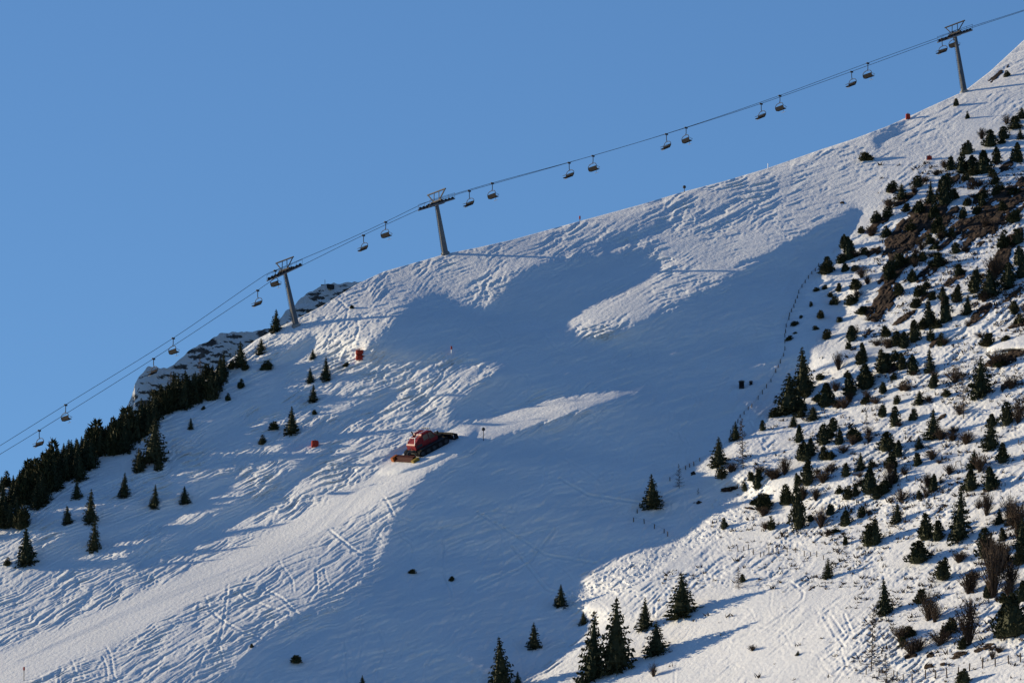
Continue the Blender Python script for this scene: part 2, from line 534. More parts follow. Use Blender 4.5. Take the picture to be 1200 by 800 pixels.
RIGHT = np.array((1.0, 0, 0)); UPV = np.array((0, -math.sin(VE), math.cos(VE))); FWD = np.array((0, math.cos(VE), math.sin(VE)))
def ray(u, v):
    u = np.asarray(u, float); v = np.asarray(v, float)
    return ((u - 600) / FPX)[..., None] * RIGHT + ((400 - v) / FPX)[..., None] * UPV + FWD
def points(u, v, d):
    return ray(u, v) * (Z0 + np.asarray(d, float) / SC)[..., None]
DU = np.arange(-60, 1262, 2.0); DV = np.arange(20, 882, 2.0)
_du, _dv = np.meshgrid(DU, DV)
DENSE = macro(_du, _dv) + micro(_du, _dv)
def surface(u, v):
    """distance of the finished snow surface, from a dense table"""
    x = np.clip((np.asarray(u, float) - DU[0]) / 2, 0, len(DU) - 1.001); y = np.clip((np.asarray(v, float) - DV[0]) / 2, 0, len(DV) - 1.001)
    i = np.floor(x).astype(int); j = np.floor(y).astype(int); fx = x - i; fy = y - j
    return (DENSE[j, i] * (1 - fx) + DENSE[j, i + 1] * fx) * (1 - fy) + (DENSE[j + 1, i] * (1 - fx) + DENSE[j + 1, i + 1] * fx) * fy
def ground(u, v):
    u = np.array([float(u)]); v = np.array([float(v)])
    return Vector(points(u, v, surface(u, v))[0])
def ground_normal(u, v, h=6.0):
    a = np.array([u + h, u - h, u, u], float); b = np.array([v, v, v - h, v + h], float)
    q = points(a, b, macro(a, b))
    n = np.cross(q[0] - q[1], q[2] - q[3])
    n = Vector(n / np.linalg.norm(n))
    return n if n.z > 0 else -n

def grid_faces(nr, nc, off=0):
    i = np.arange(nr - 1)[:, None]; j = np.arange(nc - 1)[None, :]
    a = (i * nc + j + off).ravel()
    return np.stack([a, a + nc, a + nc + 1, a + 1], 1)

def grid_object(name, pts, mat, parent=None, smooth=True):
    nr, nc, _ = pts.shape
    f = grid_faces(nr, nc)
    me = bpy.data.meshes.new(name)
    me.vertices.add(nr * nc)
    me.vertices.foreach_set('co', pts.reshape(-1).astype(np.float32))
    me.loops.add(len(f) * 4)
    me.loops.foreach_set('vertex_index', f.reshape(-1).astype(np.int32))
    me.polygons.add(len(f))
    me.polygons.foreach_set('loop_start', np.arange(0, len(f) * 4, 4, dtype=np.int32))
    me.polygons.foreach_set('use_smooth', np.full(len(f), smooth))
    me.materials.append(mat)
    me.update(calc_edges=True)
    me.validate()
    o = bpy.data.objects.new(name, me)
    COL.objects.link(o)
    if parent is not None:
        o.parent = parent
    return o

ucols = np.concatenate([np.linspace(-1500, -40, 40), np.arange(-36, 1237, 1.15), np.linspace(1240, 2700, 40)])
tt = np.concatenate([np.linspace(0, 1, 700), ])
Ug, Tg = np.meshgrid(ucols, tt)
vs_ = skyline(Ug)
vbot = np.maximum(846.0, vs_ + 60)
Vg = vs_ + (vbot - vs_) * Tg
Dg = macro(Ug, Vg) + micro(Ug, Vg)
front = points(Ug, Vg, Dg)
# below the frame the slope runs on down to the valley
low = []
last = front[-1]
for k, (dy, dz) in enumerate([(12, 9), (30, 22), (60, 42), (110, 72), (180, 105), (280, 140), (420, 175)]):
    q = last.copy()
    q[:, 1] -= dy; q[:, 0] *= (1 - dy / 1300)
    q[:, 2] = np.maximum(q[:, 2] - dz, -22)
    low.append(q)
# behind the crest it runs almost level, shaped to bounce little sun, then drops
back = []
top = front[0]
for dy, dz in [(900, -420), (640, -130), (520, -40), (300, -16), (140, -7), (70, -3.6), (35, -1.8), (16, -0.9), (7, -0.35), (3, -0.1), (1.2, 0)]:
    q = top.copy()
    q[:, 1] += dy; q[:, 2] += dz + dy * 0.12
    back.append(q)
allp = np.concatenate([np.stack(back), front, np.stack(low)], 0)
slope = structure(grid_object('snow_slope', allp, SNOW))
# unseen far side of the hill: dark colour added to cut sunlight bounced back
BOUNCE_CUT = simple_mat('far_side_bounce_cut', (0.035, 0.045, 0.03), 0.95, 0, 0.4, 0.05)
slope.data.materials.append(BOUNCE_CUT)
_mi = np.zeros(len(slope.data.polygons), np.int32)
_mi[:8 * (allp.shape[1] - 1)] = 1
slope.data.polygons.foreach_set('material_index', _mi)

# valley floor far below: dark forest and meadow
VALLEY = simple_mat('valley_ground', (0.07, 0.075, 0.06), 0.9, 0, 0.4, 0.02)
structure(mesh_obj('valley_ground', [(-9000, -6000, -20), (9000, -6000, -20), (9000, 12000, -20), (-9000, 12000, -20)], [(0, 1, 2, 3)], VALLEY))

# ------------------------------------------------------------------ materials
STEEL = simple_mat('galvanised_steel', (0.17, 0.175, 0.18), 0.6, 0.1, 0.15, 1.2, 0.2)
DARKSTEEL = simple_mat('dark_steel', (0.045, 0.047, 0.052), 0.65, 0.0, 0.2, 3, 0.12)
RUBBER = simple_mat('black_rubber', (0.015, 0.015, 0.017), 0.8, 0, 0.3, 4, 0.08)
ROPE = simple_mat('steel_rope', (0.06, 0.065, 0.075), 0.5, 0.5, 0.2, 3)
SEATMAT = simple_mat('seat_padding', (0.012, 0.013, 0.017), 0.85, 0, 0.25, 4, 0.04)
REDPAINT = simple_mat('red_paint', (0.19, 0.007, 0.013), 0.45, 0, 0.15, 2, 0.25)
REDPAD = simple_mat('red_padding', (0.36, 0.04, 0.022), 0.8, 0, 0.2, 3, 0.15)
ORANGE = simple_mat('orange_plastic', (0.38, 0.10, 0.01), 0.5, 0, 0.15, 3)
YELLOW = simple_mat('yellow_plastic', (0.25, 0.16, 0.01), 0.5, 0, 0.15, 3)
WHITE = simple_mat('white_paint', (0.75, 0.75, 0.75), 0.5, 0, 0.1, 3)
WOOD = simple_mat('weathered_wood', (0.10, 0.075, 0.055), 0.85, 0, 0.35, 6)
CONCRETE = simple_mat('concrete', (0.28, 0.27, 0.26), 0.85, 0, 0.15, 2)
FLAP = simple_mat('dark_red_rubber', (0.045, 0.009, 0.008), 0.8, 0, 0.3, 4, 0.1)
GLASS, _nt, _b = new_mat('cab_glass')
_b.inputs['Base Color'].default_value = (0.03, 0.035, 0.04, 1)
_b.inputs['Roughness'].default_value = 0.08
_b.inputs['Specular IOR Level'].default_value = 0.8

def rock_mat(name, c1, c2, snow=False, bias=0.0):
    m, nt, b = new_mat(name)
    geo = nt.nodes.new('ShaderNodeNewGeometry')
    nz = nt.nodes.new('ShaderNodeTexNoise'); nz.inputs['Scale'].default_value = 0.55; nz.inputs['Detail'].default_value = 8
    rp = nt.nodes.new('ShaderNodeValToRGB')
    rp.color_ramp.elements[0].position = 0.35; rp.color_ramp.elements[1].position = 0.68
    rp.color_ramp.elements[0].color = (*c1, 1); rp.color_ramp.elements[1].color = (*c2, 1)
    nt.links.new(geo.outputs['Position'], nz.inputs['Vector'])
    nt.links.new(nz.outputs['Fac'], rp.inputs['Fac'])
    bp = nt.nodes.new('ShaderNodeBump'); bp.inputs['Strength'].default_value = 0.9; bp.inputs['Distance'].default_value = 0.5
    nt.links.new(nz.outputs['Fac'], bp.inputs['Height'])
    nt.links.new(bp.outputs[0], b.inputs['Normal'])
    col = rp.outputs[0]
    if snow:
        sx = nt.nodes.new('ShaderNodeSeparateXYZ'); nt.links.new(geo.outputs['True Normal'], sx.inputs[0])
        n2 = nt.nodes.new('ShaderNodeTexNoise'); n2.inputs['Scale'].default_value = 0.16; n2.inputs['Detail'].default_value = 5; n2.inputs['Roughness'].default_value = 0.55
        mp = nt.nodes.new('ShaderNodeMapping'); mp.inputs['Scale'].default_value = (0.7, 0.7, 1.9)
        nt.links.new(geo.outputs['Position'], mp.inputs['Vector']); nt.links.new(mp.outputs[0], n2.inputs['Vector'])
        ad = nt.nodes.new('ShaderNodeMath'); ad.operation = 'MULTIPLY_ADD'
        nt.links.new(n2.outputs['Fac'], ad.inputs[0]); ad.inputs[1].default_value = 1.5
        nt.links.new(sx.outputs['Z'], ad.inputs[2])
        r2 = nt.nodes.new('ShaderNodeValToRGB')
        r2.color_ramp.elements[0].position = 0.5; r2.color_ramp.elements[1].position = 0.54
        sc_ = nt.nodes.new('ShaderNodeMath'); sc_.operation = 'MULTIPLY_ADD'
        nt.links.new(ad.outputs[0], sc_.inputs[0]); sc_.inputs[1].default_value = 0.5; sc_.inputs[2].default_value = bias
        nt.links.new(sc_.outputs[0], r2.inputs['Fac'])
        mx = nt.nodes.new('ShaderNodeMix'); mx.data_type = 'RGBA'
        nt.links.new(r2.outputs[0], mx.inputs['Factor']); nt.links.new(col, mx.inputs[6]); mx.inputs[7].default_value = (0.84, 0.85, 0.87, 1)
        col = mx.outputs[2]
    nt.links.new(col, b.inputs['Base Color'])
    b.inputs['Roughness'].default_value = 0.9
    b.inputs['Specular IOR Level'].default_value = 0.15
    return m
ROCK = rock_mat('brown_rock', (0.016, 0.011, 0.009), (0.07, 0.044, 0.03))
RIDGE = rock_mat('snowy_rock', (0.06, 0.06, 0.063), (0.15, 0.14, 0.135), True, 0.14)

# ------------------------------------------------------------------ chairlift line in plan
def plane_point(u, v, p0, nrm):
    d = Vector(ray(np.array([float(u)]), np.array([float(v)]))[0])
    return d * (p0.dot(nrm) / d.dot(nrm))
B1 = ground(347, 381); B2 = ground(522, 297.5); B3 = ground(1130, 107.5)
print('PYLON DEPTHS', B1.y, B2.y, B3.y, 'plan angle', math.degrees(math.atan2(B3.y - B1.y, B3.x - B1.x)), math.degrees(math.atan2(B2.y - B1.y, B2.x - B1.x)))
LIFT_AN = math.atan2(B3.y - B1.y, B3.x - B1.x)
LX = Vector((math.cos(LIFT_AN), math.sin(LIFT_AN), 0))          # uphill along the line
LY = Vector((math.sin(LIFT_AN), -math.cos(LIFT_AN), 0))         # towards the viewer
GAUGE = 3.3
ROPE_A = [(-60,559),(0,522),(77,474),(203,396),(311,322),(326,315.5),(341,309),(400,284),(452,260),(491,241),(502,236.5),(514,233),(577,214.5),(695,182.5),(804,149.5),(914,112),(1017,74),(1102,43.5),(1110,40.5),(1119,37.5),(1200,12),(1260,-8)]
ROPE_B = [(-60,568),(0,532),(46,504),(180,420),(302,340),(326,324),(341,317),(356,310),(426,275.5),(508,238),(520,233),(532,229),(550,223.5),(667,190.5),(781,157),(892,121.5),(998,84),(1102,46),(1119,40),(1128,36.5),(1137,33.5),(1200,13),(1260,-7)]
def rope_plane(side):
    return B1 + LY * (GAUGE / 2 * side)
def rope_v(tab, u):
    xs = [p[0] for p in tab]; i = max(1, min(len(xs) - 3, next((k for k in range(len(xs) - 1) if xs[k + 1] >= u), len(xs) - 2)))
    # Catmull-Rom with uneven knots (Hermite)
    def sl(k):
        return (tab[k + 1][1] - tab[k - 1][1]) / (tab[k + 1][0] - tab[k - 1][0])
    x0, x1 = xs[i], xs[i + 1]; h = x1 - x0; t = (u - x0) / h
    m0 = sl(i); m1 = sl(i + 1)
    return ((2*t**3-3*t**2+1)*tab[i][1] + (t**3-2*t**2+t)*h*m0 + (-2*t**3+3*t**2)*tab[i+1][1] + (t**3-t**2)*h*m1)
def rope_point(tab, side, u):
    return plane_point(u, rope_v(tab, u), rope_plane(side), LY)

# ------------------------------------------------------------------ rocky ridge behind the left tree belt
def ridge():
    us = [128,140,150,155,158,163,172,182,196,204,212,222,232,240,248,258,272,290,305,318,334,346,352,362,378,392,410,424,450,480]
    vs = [520,495,474,462,450,440,431,429.5,431,427,420,410,405,402,396,391,390,389,387,383,366,357,350,342,335,333,330,329,331,340]
    U = np.arange(128, 480, 1.5); T = np.linspace(0, 1, 60)
    top = np.interp(U, us, vs) + 1.6 * fbm(U / 7, U * 0, 7, 2) * np.clip((U - 150) / 10, 0, 1)
    # it stands behind the crest of the slope and runs further back to the right
    base = macro(U, skyline(U)) * 0 + 3800 + (U - 150) * 2.4
    UU, TT = np.meshgrid(U, T)
    V = top[None, :] + TT * 110
    DD = base[None, :] - TT * 110 * 0.6 + 2.6 * fbm(UU / 14, V / 6, 91, 4, 0.5) * np.clip(TT * 8, 0, 1)
    DD = DD + 18 * np.clip((170 - UU) / 20, 0, 1.5) ** 1.5     # the cliff turns away at its left end
    P = points(UU, V, DD)
    bk = []
    for dy, dz in [(300, -260), (120, -90), (40, -24), (12, -4), (3, -0.4)]:
        q = P[0].copy(); q[:, 1] += dy; q[:, 2] += dz + 0.15 * dy; bk.append(q)
    return grid_object('rocky_ridge', np.concatenate([np.stack(bk), P], 0), RIDGE, smooth=False)
RG = structure(ridge())

# summit cross / mast and hut on the far ridge
_t = empty('summit_hut', plane_point(384, 334.5, Vector(points(np.array([386.]), np.array([334.]), np.array([4362.]))[0]), Vector((0, 1, 0))))
tag(_t, 'tiny dark hut with a thin mast on the distant ridge behind the lift', 'hut')
MB().prism([(-1.7, -0.9), (1.7, -0.9), (1.7, 0.1), (0.2, 0.3), (-1.7, 0.15)], -0.6, 0.6).build('hut_body', DARKSTEEL, _t)
MB().tube([(-0.7, 0, 0.1), (-0.7, 0, 1.5)], 0.06, 5).build('mast', DARKSTEEL, _t)

# ------------------------------------------------------------------ pylons
def frame_matrix(x, z, o):
    z = z.normalized(); y = z.cross(x).normalized(); x = y.cross(z)
    m = Matrix((x, y, z)).transposed().to_4x4(); m.translation = o
    return m
def pylon(base, hu, hv, label, slope):
    ctr = plane_point(hu, hv, B1, LY)                # head between the two ropes
    t = empty('lift_pylon')
    tag(t, label, 'lift pylon', 'pylons of the chairlift')
    axis = ctr - base
    H = axis.length
    xdir = (LX * math.cos(slope) + Vector((0, 0, math.sin(slope))))
    t.matrix_world = frame_matrix(LX, axis, base)
    # everything in local axes: x uphill along the rope, y across (left), z up the mast
    M = t.matrix_world.inverted()
    R = M.to_3x3()
    xl = (R @ xdir).normalized(); yl = (R @ LY).normalized(); zl = (R @ Vector((0, 0, 1))).normalized()
    h = Vector((0, 0, H))
    MB().tube([(0, 0, -1.2), (0, 0, 0.15)], [0.85, 0.8], 12).build('plinth', CONCRETE, t)
    mast = MB().tube([(0, 0, 0.1), (0, 0, 0.3), (0, 0, 0.32), (0, 0, H - 0.2)], [0.62, 0.62, 0.54, 0.27], 14).build('mast', STEEL, t, True)
    lad = MB()
    for s in (-0.18, 0.18):
        lad.tube([(-0.60, s, 0.6), (-0.36, s, H - 0.4)], 0.03, 4)
    n = int(H / 0.4)
    for k in range(2, n):
        f = k / n
        lad.tube([(-0.6 + 0.24 * f, -0.18, H * f), (-0.6 + 0.24 * f, 0.18, H * f)], 0.02, 4)
    lad.build('ladder', DARKSTEEL, mast)
    def bar(a, b, w):
        m = MB(); m.tube([a, b], w, 4); return m
    arm = bar(h - yl * (GAUGE / 2 + 0.35), h + yl * (GAUGE / 2 + 0.35), 0.26).build('crossarm', DARKSTEEL, t)
    for s in (-1, 1):
        c = h + yl * s * GAUGE / 2 - zl * 0.02
        tr = bar(c - xl * 2.5 - zl * 0.28, c + xl * 2.5 - zl * 0.28, 0.15).build('sheave_beam', DARKSTEEL, t)
        for k in range(8):
            q = c + xl * (-2.45 + 0.7 * k) - zl * 0.26
            MB().tube([q - yl * 0.09, q + yl * 0.09], 0.27, 10).build('sheave_wheel', RUBBER, tr)
        wk = MB()
        wk.tube([c - xl * 2.7 - zl * 0.5 + yl * s * 0.45, c + xl * 2.7 - zl * 0.5 + yl * s * 0.45], 0.11, 4)
        wk.build('walkway', STEEL, t)
        rl = MB()
        rl.tube([c - xl * 2.6 + zl * 0.55 + yl * s * 0.6, c + xl * 2.6 + zl * 0.55 + yl * s * 0.6], 0.03, 4)
        for k in range(5):
            q = c + xl * (-2.6 + 1.3 * k) + yl * s * 0.55
            rl.tube([q - zl * 0.5, q + zl * 0.55], 0.025, 4)
        rl.build('handrail', DARKSTEEL, t)
    top = h + zl * 1.75
    MB().tube([top - yl * 3.5, top + yl * 3.5], 0.13, 4).build('lifting_beam', DARKSTEEL, t)
    for s in (-1, 1):
        MB().tube([h + yl * s * 1.0 + zl * 0.1, top + yl * s * 3.3], 0.12, 4).build('frame_strut', DARKSTEEL, t)
        MB().tube([h + yl * s * 1.0 + zl * 0.1, top + yl * s * 0.9], 0.075, 4).build('frame_brace', DARKSTEEL, t)
    return t
pylon(B1, 333.5, 316.5, 'grey steel lift pylon lowest on the slope, in front of the far ridge', math.atan(0.52))
pylon(B2, 511.5, 236.5, 'grey steel lift pylon in the middle of the three, on the rounded crest', math.atan(0.36))
pylon(B3, 1119, 39.5, 'grey steel lift pylon highest on the slope, near the top right corner', math.atan(0.40))

for nm, tab, side, lb in [('haul_rope', ROPE_A, -1, 'thin steel haul rope of the chairlift, upper strand at the left edge'), ('haul_rope', ROPE_B, 1, 'thin steel haul rope of the chairlift, lower strand at the left edge')]:
    us = np.arange(-50, 1252, 6.0)
    ps = [rope_point(tab, side, u) for u in us]
    far = ps[0] + (ps[0] - ps[1]) * 40
    o = MB().tube([far] + ps, 0.042, 5).build(nm, ROPE)
    tag(o, lb, 'rope', 'haul ropes of the chairlift')

# ------------------------------------------------------------------ chairs
def make_chair():
    t = empty('lift_chair')
    MB().box((-0.28, -0.09, -0.16), (0.28, 0.09, 0.14)).build('grip', DARKSTEEL, t)
    MB().tube([(0, 0, -0.1), (0, 0, -1.0), (-0.06, 0, -1.22), (-0.10, 0, -1.36)], 0.075, 6).build('hanger', DARKSTEEL, t, True)
    fr = MB().tube([(0.42, -1.40, -2.55), (0.0, -1.42, -2.5), (-0.16, -1.42, -2.2), (-0.18, -1.40, -1.8), (-0.14, -1.0, -1.48), (-0.10, -0.45, -1.36), (-0.10, 0, -1.36),
                    (-0.10, 0.45, -1.36), (-0.14, 1.0, -1.48), (-0.18, 1.40, -1.8), (-0.16, 1.42, -2.2), (0.0, 1.42, -2.5), (0.42, 1.40, -2.55)], 0.06, 6).build('frame', DARKSTEEL, t, True)
    MB().prism([(-0.05, -2.62), (0.5, -2.58), (0.55, -2.50), (0.48, -2.46), (-0.05, -2.5)], -1.34, 1.34).build('seat', SEATMAT, t)
    MB().prism([(-0.06, -2.5), (0.03, -2.48), (-0.10, -1.95), (-0.19, -1.93)], -1.34, 1.34).build('backrest', SEATMAT, t)
    sb = MB().tube([(-0.15, -1.38, -1.95), (0.3, -1.38, -2.1), (0.62, -1.30, -2.2), (0.64, 1.30, -2.2), (0.3, 1.38, -2.1), (-0.15, 1.38, -1.95)], 0.03, 5).build('safety_bar', DARKSTEEL, t, True)
    MB().tube([(0.62, 0, -2.2), (0.7, 0, -2.95)], 0.03, 5).build('footrest_post', STEEL, sb)
    MB().tube([(0.7, -0.62, -2.95), (0.7, 0.62, -2.95)], 0.035, 5).build('footrest', STEEL, sb)
    return t
CH_A = [(77, 'far left'), (203, ''), (322.5, ''), (452, ''), (577, ''), (695, ''), (804, ''), (914, ''), (1017, ''), (1117.5, '')]
CH_B = [(46, ''), (180, ''), (302, ''), (426, ''), (550, ''), (667, ''), (781, ''), (892, ''), (998, ''), (1104, '')]
LAB_A = ['empty chair second from the left edge, hanging over the dark tree belt', 'empty chair just above the rocky ridge at the left',
         'empty chair half hidden right under the head of the lowest pylon', 'empty chair just downhill of the middle pylon, nearer to it of the two',
         'second empty chair uphill of the middle pylon', 'fourth empty chair uphill of the middle pylon', 'sixth empty chair uphill of the middle pylon',
         'eighth empty chair uphill of the middle pylon', 'tenth empty chair uphill of the middle pylon', 'empty chair crossing behind the mast of the highest pylon']
LAB_B = ['empty chair lowest of all, at the left edge over the tree tops', 'empty chair in front of the rocky cliff at the left',
         'empty chair just left of the lowest pylon', 'empty chair between the two lower pylons, third below the middle head',
         'first empty chair uphill of the middle pylon', 'third empty chair uphill of the middle pylon', 'fifth empty chair uphill of the middle pylon',
         'seventh empty chair uphill of the middle pylon', 'ninth empty chair uphill of the middle pylon', 'empty chair hanging just left of the highest pylon']
LAB_B[3] = 'empty chair halfway between the lowest and the middle pylon, left of its neighbour'
chair0 = make_chair()
first = True
crnd = random.Random(5)
for lst, labs, tab, side in [(CH_A, LAB_A, ROPE_A, -1), (CH_B, LAB_B, ROPE_B, 1)]:
    for (u, _), lb in zip(lst, labs):
        c = chair0 if first else copy_tree(chair0)
        first = False
        p = rope_point(tab, side, u)
        an = LIFT_AN if side == -1 else LIFT_AN + math.pi
        c.location = p + Vector((0, 0, -0.05))
        c.rotation_euler = (0, 0, an + math.radians(crnd.uniform(-3, 3)))
        tag(c, lb, 'lift chair', 'chairs of the chairlift')

# ------------------------------------------------------------------ snow groomer
def groomer_normal(u, v, h=8.0):
    q = [ground(u + h, v), ground(u - h, v), ground(u, v - h), ground(u, v + h)]
    n = (q[0] - q[1]).cross(q[2] - q[3]).normalized()
    return n if n.z > 0 else -n
def groomer():
    pr = ground(480, 539); pf = ground(520, 518)
    n = groomer_normal(500, 527)
    fwd = pf - pr
    fwd = (fwd - n * fwd.dot(n)).normalized()
    t = empty('snow_groomer')
    tag(t, 'red snow groomer with black tracks driving up the lit piste', 'snow groomer')
    c = ground(501, 527)
    m = frame_matrix(fwd, n, c + n * 0.02)
    t.matrix_world = m @ Matrix.Diagonal((GROOM_SCALE, GROOM_SCALE, GROOM_SCALE * 0.92, 1))
    # tracks: a toothed belt round the wheels
    def loop(x0, x1, z0, z1, k=0.0):
        pts = []
        r = (z1 - z0) / 2
        for i in range(9):
            a = -math.pi / 2 + math.pi * i / 8
            pts.append((x1 + r * math.cos(a), (z0 + z1) / 2 + r * math.sin(a)))
        for i in range(9):
            a = math.pi / 2 + math.pi * i / 8
            pts.append((x0 + r * math.cos(a), (z0 + z1) / 2 + r * math.sin(a)))
        return pts
    def toothed(x0, x1, z0, z1, amp):
        base = loop(x0, x1, z0, z1)
        out = []
        cx = (x0 + x1) / 2; cz = (z0 + z1) / 2
        for (a, b) in zip(base, base[1:] + base[:1]):
            L = math.hypot(b[0] - a[0], b[1] - a[1]); n_ = max(1, int(L / 0.2))
            nx, nz = (b[1] - a[1]) / (L + 1e-9), -(b[0] - a[0]) / (L + 1e-9)
            for k in range(n_):
                for f, o in ((0.0, 0), (0.45, 0), (0.45, amp), (0.75, amp), (0.75, 0)):
                    q = (k + f) / n_
                    out.append((a[0] + (b[0] - a[0]) * q + nx * o, a[1] + (b[1] - a[1]) * q + nz * o))
        return out
    for s in (-1, 1):
        y0, y1 = (0.95, 2.1) if s > 0 else (-2.1, -0.95)
        tr = MB().prism(toothed(-2.3, 2.3, 0.08, 0.92, 0.07), y0, y1).build('track', RUBBER, t)
        for k in range(5):
            x = -2.2 + 1.1 * k
            ye = y1 + 0.02 if s > 0 else y0 - 0.02
            MB().tube([(x, ye - 0.05 * s, 0.47), (x, ye + 0.05 * s, 0.47)], 0.33, 12).build('wheel', DARKSTEEL, tr)
        MB().box((-2.2, min(y0, y1) + 0.05, 1.02), (2.2, max(y0, y1) - 0.05, 1.07)).build('track_guard', DARKSTEEL, t)
    MB().box((-2.5, -0.93, 0.45), (2.5, 0.93, 1.12)).build('chassis', DARKSTEEL, t)
    # cab with sloping windscreen
    cab = MB().prism([(-0.9, 1.12), (1.55, 1.12), (1.72, 1.55), (0.95, 2.95), (0.6, 3.12), (-0.75, 3.1), (-0.9, 2.9)], -1.15, 1.15).build('cab', REDPAINT, t)
    for s in (-1, 1):
        y = 1.152 * s
        for nm, poly in (('side_window', [(0.32, 1.75), (1.36, 1.75), (1.28, 1.95), (0.88, 2.75), (0.32, 2.8)]), ('side_window', [(-0.72, 1.95), (0.16, 1.95), (0.16, 2.8), (-0.72, 2.75)])):
            w = MB(); w.prism(poly, min(y, y + 0.02 * s), max(y, y + 0.02 * s)); w.build(nm, GLASS, cab)
        d = MB(); d.prism([(0.2, 1.2), (0.25, 1.2), (0.25, 2.85), (0.2, 2.85)], min(y, y + 0.03 * s), max(y, y + 0.03 * s)); d.build('door_seam', DARKSTEEL, cab)
        MB().tube([(1.3, 1.2 * s, 2.0), (1.6, 1.75 * s, 2.25), (1.6, 1.75 * s, 2.5)], 0.035, 5).build('mirror_arm', DARKSTEEL, cab)
        MB().box((1.52, 1.75 * s - 0.14, 2.15), (1.62, 1.75 * s + 0.14, 2.6)).build('mirror', RUBBER, cab)
    ws = MB(); ws.add([(1.70, -1.02, 1.68), (1.70, 1.02, 1.68), (1.02, 0.98, 2.90), (1.02, -0.98, 2.90), (1.66, -1.02, 1.66), (1.66, 1.02, 1.66), (0.98, 0.98, 2.88), (0.98, -0.98, 2.88)],
                      [(0, 1, 2, 3), (7, 6, 5, 4), (0, 4, 5, 1), (1, 5, 6, 2), (2, 6, 7, 3), (3, 7, 4, 0)]); ws.build('windscreen', GLASS, cab)
    lb_ = MB().tube([(0.9, -1.0, 3.28), (0.9, 1.0, 3.28)], 0.06, 5).build('light_bar', DARKSTEEL, cab)
    for y in (-0.8, -0.3, 0.3, 0.8):
        MB().box((0.88, y - 0.12, 3.2), (1.05, y + 0.12, 3.4)).build('work_light', WHITE, lb_)
    MB().tube([(-0.2, -0.6, 3.1), (-0.2, -0.6, 3.38)], 0.1, 8).build('beacon', ORANGE, cab)
    eng = MB().prism([(-2.45, 1.12), (-0.92, 1.12), (-0.92, 2.75), (-1.3, 2.75), (-2.3, 2.1), (-2.45, 1.9)], -1.12, 1.12).build('engine_cover', REDPAINT, t)
    MB().prism([(-2.2, 1.3), (-1.2, 1.3), (-1.2, 1.75), (-2.2, 1.75)], -1.145, -1.122).build('grille', DARKSTEEL, eng)
    rb = MB()
    for y in (-1.0, 1.0):
        rb.tube([(-2.3, y, 2.05), (-1.9, y, 2.95), (-0.9, y, 3.3), (0.5, y, 3.3)], 0.055, 5)
    rb.tube([(-1.9, -1.0, 2.95), (-1.9, 1.0, 2.95)], 0.055, 5)
    rb.build('roll_bar', WHITE, t)
    MB().tube([(-1.0, 0.75, 2.7), (-1.0, 0.75, 3.45), (-1.12, 0.75, 3.6)], 0.09, 8).build('exhaust', DARKSTEEL, eng)
    # blade in front
    bl = MB().prism([(3.5, 0.10), (3.62, 0.12), (3.42, 0.5), (3.42, 0.95), (3.62, 1.3), (3.5, 1.32), (3.28, 0.98), (3.28, 0.5)], -2.45, 2.45).build('blade', RUBBER, t)
    for s in (-1, 1):
        w = MB().prism([(3.5, 0.12), (4.15, 0.12), (4.15, 0.9), (3.5, 1.32)], 2.46 * s - 0.05, 2.46 * s + 0.05); w.build('blade_wing', RUBBER, bl)
        MB().tube([(2.3, 0.7 * s, 0.7), (3.35, 0.9 * s, 0.6)], 0.14, 6).build('blade_arm', DARKSTEEL, t)
    MB().box((1.72, -0.9, 1.12), (2.9, 0.9, 1.5)).build('front_deck', RUBBER, t)
    # tiller behind
    ti = MB().tube([(-3.75, -2.25, 0.42), (-3.75, 2.25, 0.42)], 0.32, 10).build('tiller', DARKSTEEL, t)
    MB().prism([(-3.5, 0.78), (-4.1, 0.7), (-4.55, 0.12), (-4.45, 0.08), (-4.0, 0.55), (-3.5, 0.66)], -2.3, 2.3).build('finisher_flap', FLAP, ti)
    MB().prism([(-3.4, 0.1), (-4.6, 0.06), (-4.65, 0.75), (-3.6, 0.85)], 2.32, 2.95).build('left_wing', ORANGE, ti)
    MB().prism([(-3.4, 0.08), (-4.6, 0.05), (-4.6, 0.4), (-3.6, 0.6)], -2.95, -2.32).build('right_wing', YELLOW, ti)
    for y in (-0.6, 0.6):
        MB().tube([(-2.4, y, 0.9), (-3.0, y, 1.15), (-3.7, y, 0.7)], 0.11, 6).build('tiller_arm', DARKSTEEL, t)
    MB().tube([(-2.5, 0, 1.5), (-3.5, 0, 0.85)], 0.08, 6).build('tiller_ram', STEEL, t)
    return t
GROOM_SCALE = 1.14
groomer()

# ------------------------------------------------------------------ piste markers, mats and small furniture
def upright(name, u, v, label, cat, group=None):
    t = empty(name, ground(u, v))
    return tag(t, label, cat, group)
def marker(u, v, h, label, top, topmat, polemat=DARKSTEEL, group='piste marker poles'):
    t = upright('marker_pole', u, v, label, 'marker pole', group)
    MB().tube([(0, 0, -0.3), (0, 0, h)], 0.06, 6).build('pole', polemat, t)
    if top == 'ball':
        b = MB().tube([(0, 0, h - 0.28), (0, 0, h - 0.2), (0, 0, h), (0, 0, h + 0.2), (0, 0, h + 0.28)], [0.1, 0.24, 0.3, 0.24, 0.1], 10).build('disc', topmat, t, True)
    elif top == 'band':
        MB().tube([(0, 0, h - 0.55), (0, 0, h)], 0.14, 8).build('band', topmat, t)
    return t
marker(529, 417.5, 1.75, 'thin pale pole with a red top beside the upper hollow', 'band', REDPAD, WHITE)
marker(566.5, 516, 1.9, 'thin dark pole with a round head in front of the snow groomer', 'ball', DARKSTEEL)
marker(679.5, 259, 0.9, 'tiny dark pole with a red tip on the skyline', 'band', REDPAD)
marker(802, 225, 0.9, 'tiny dark pole on the skyline, left of the white post', 'ball', DARKSTEEL)
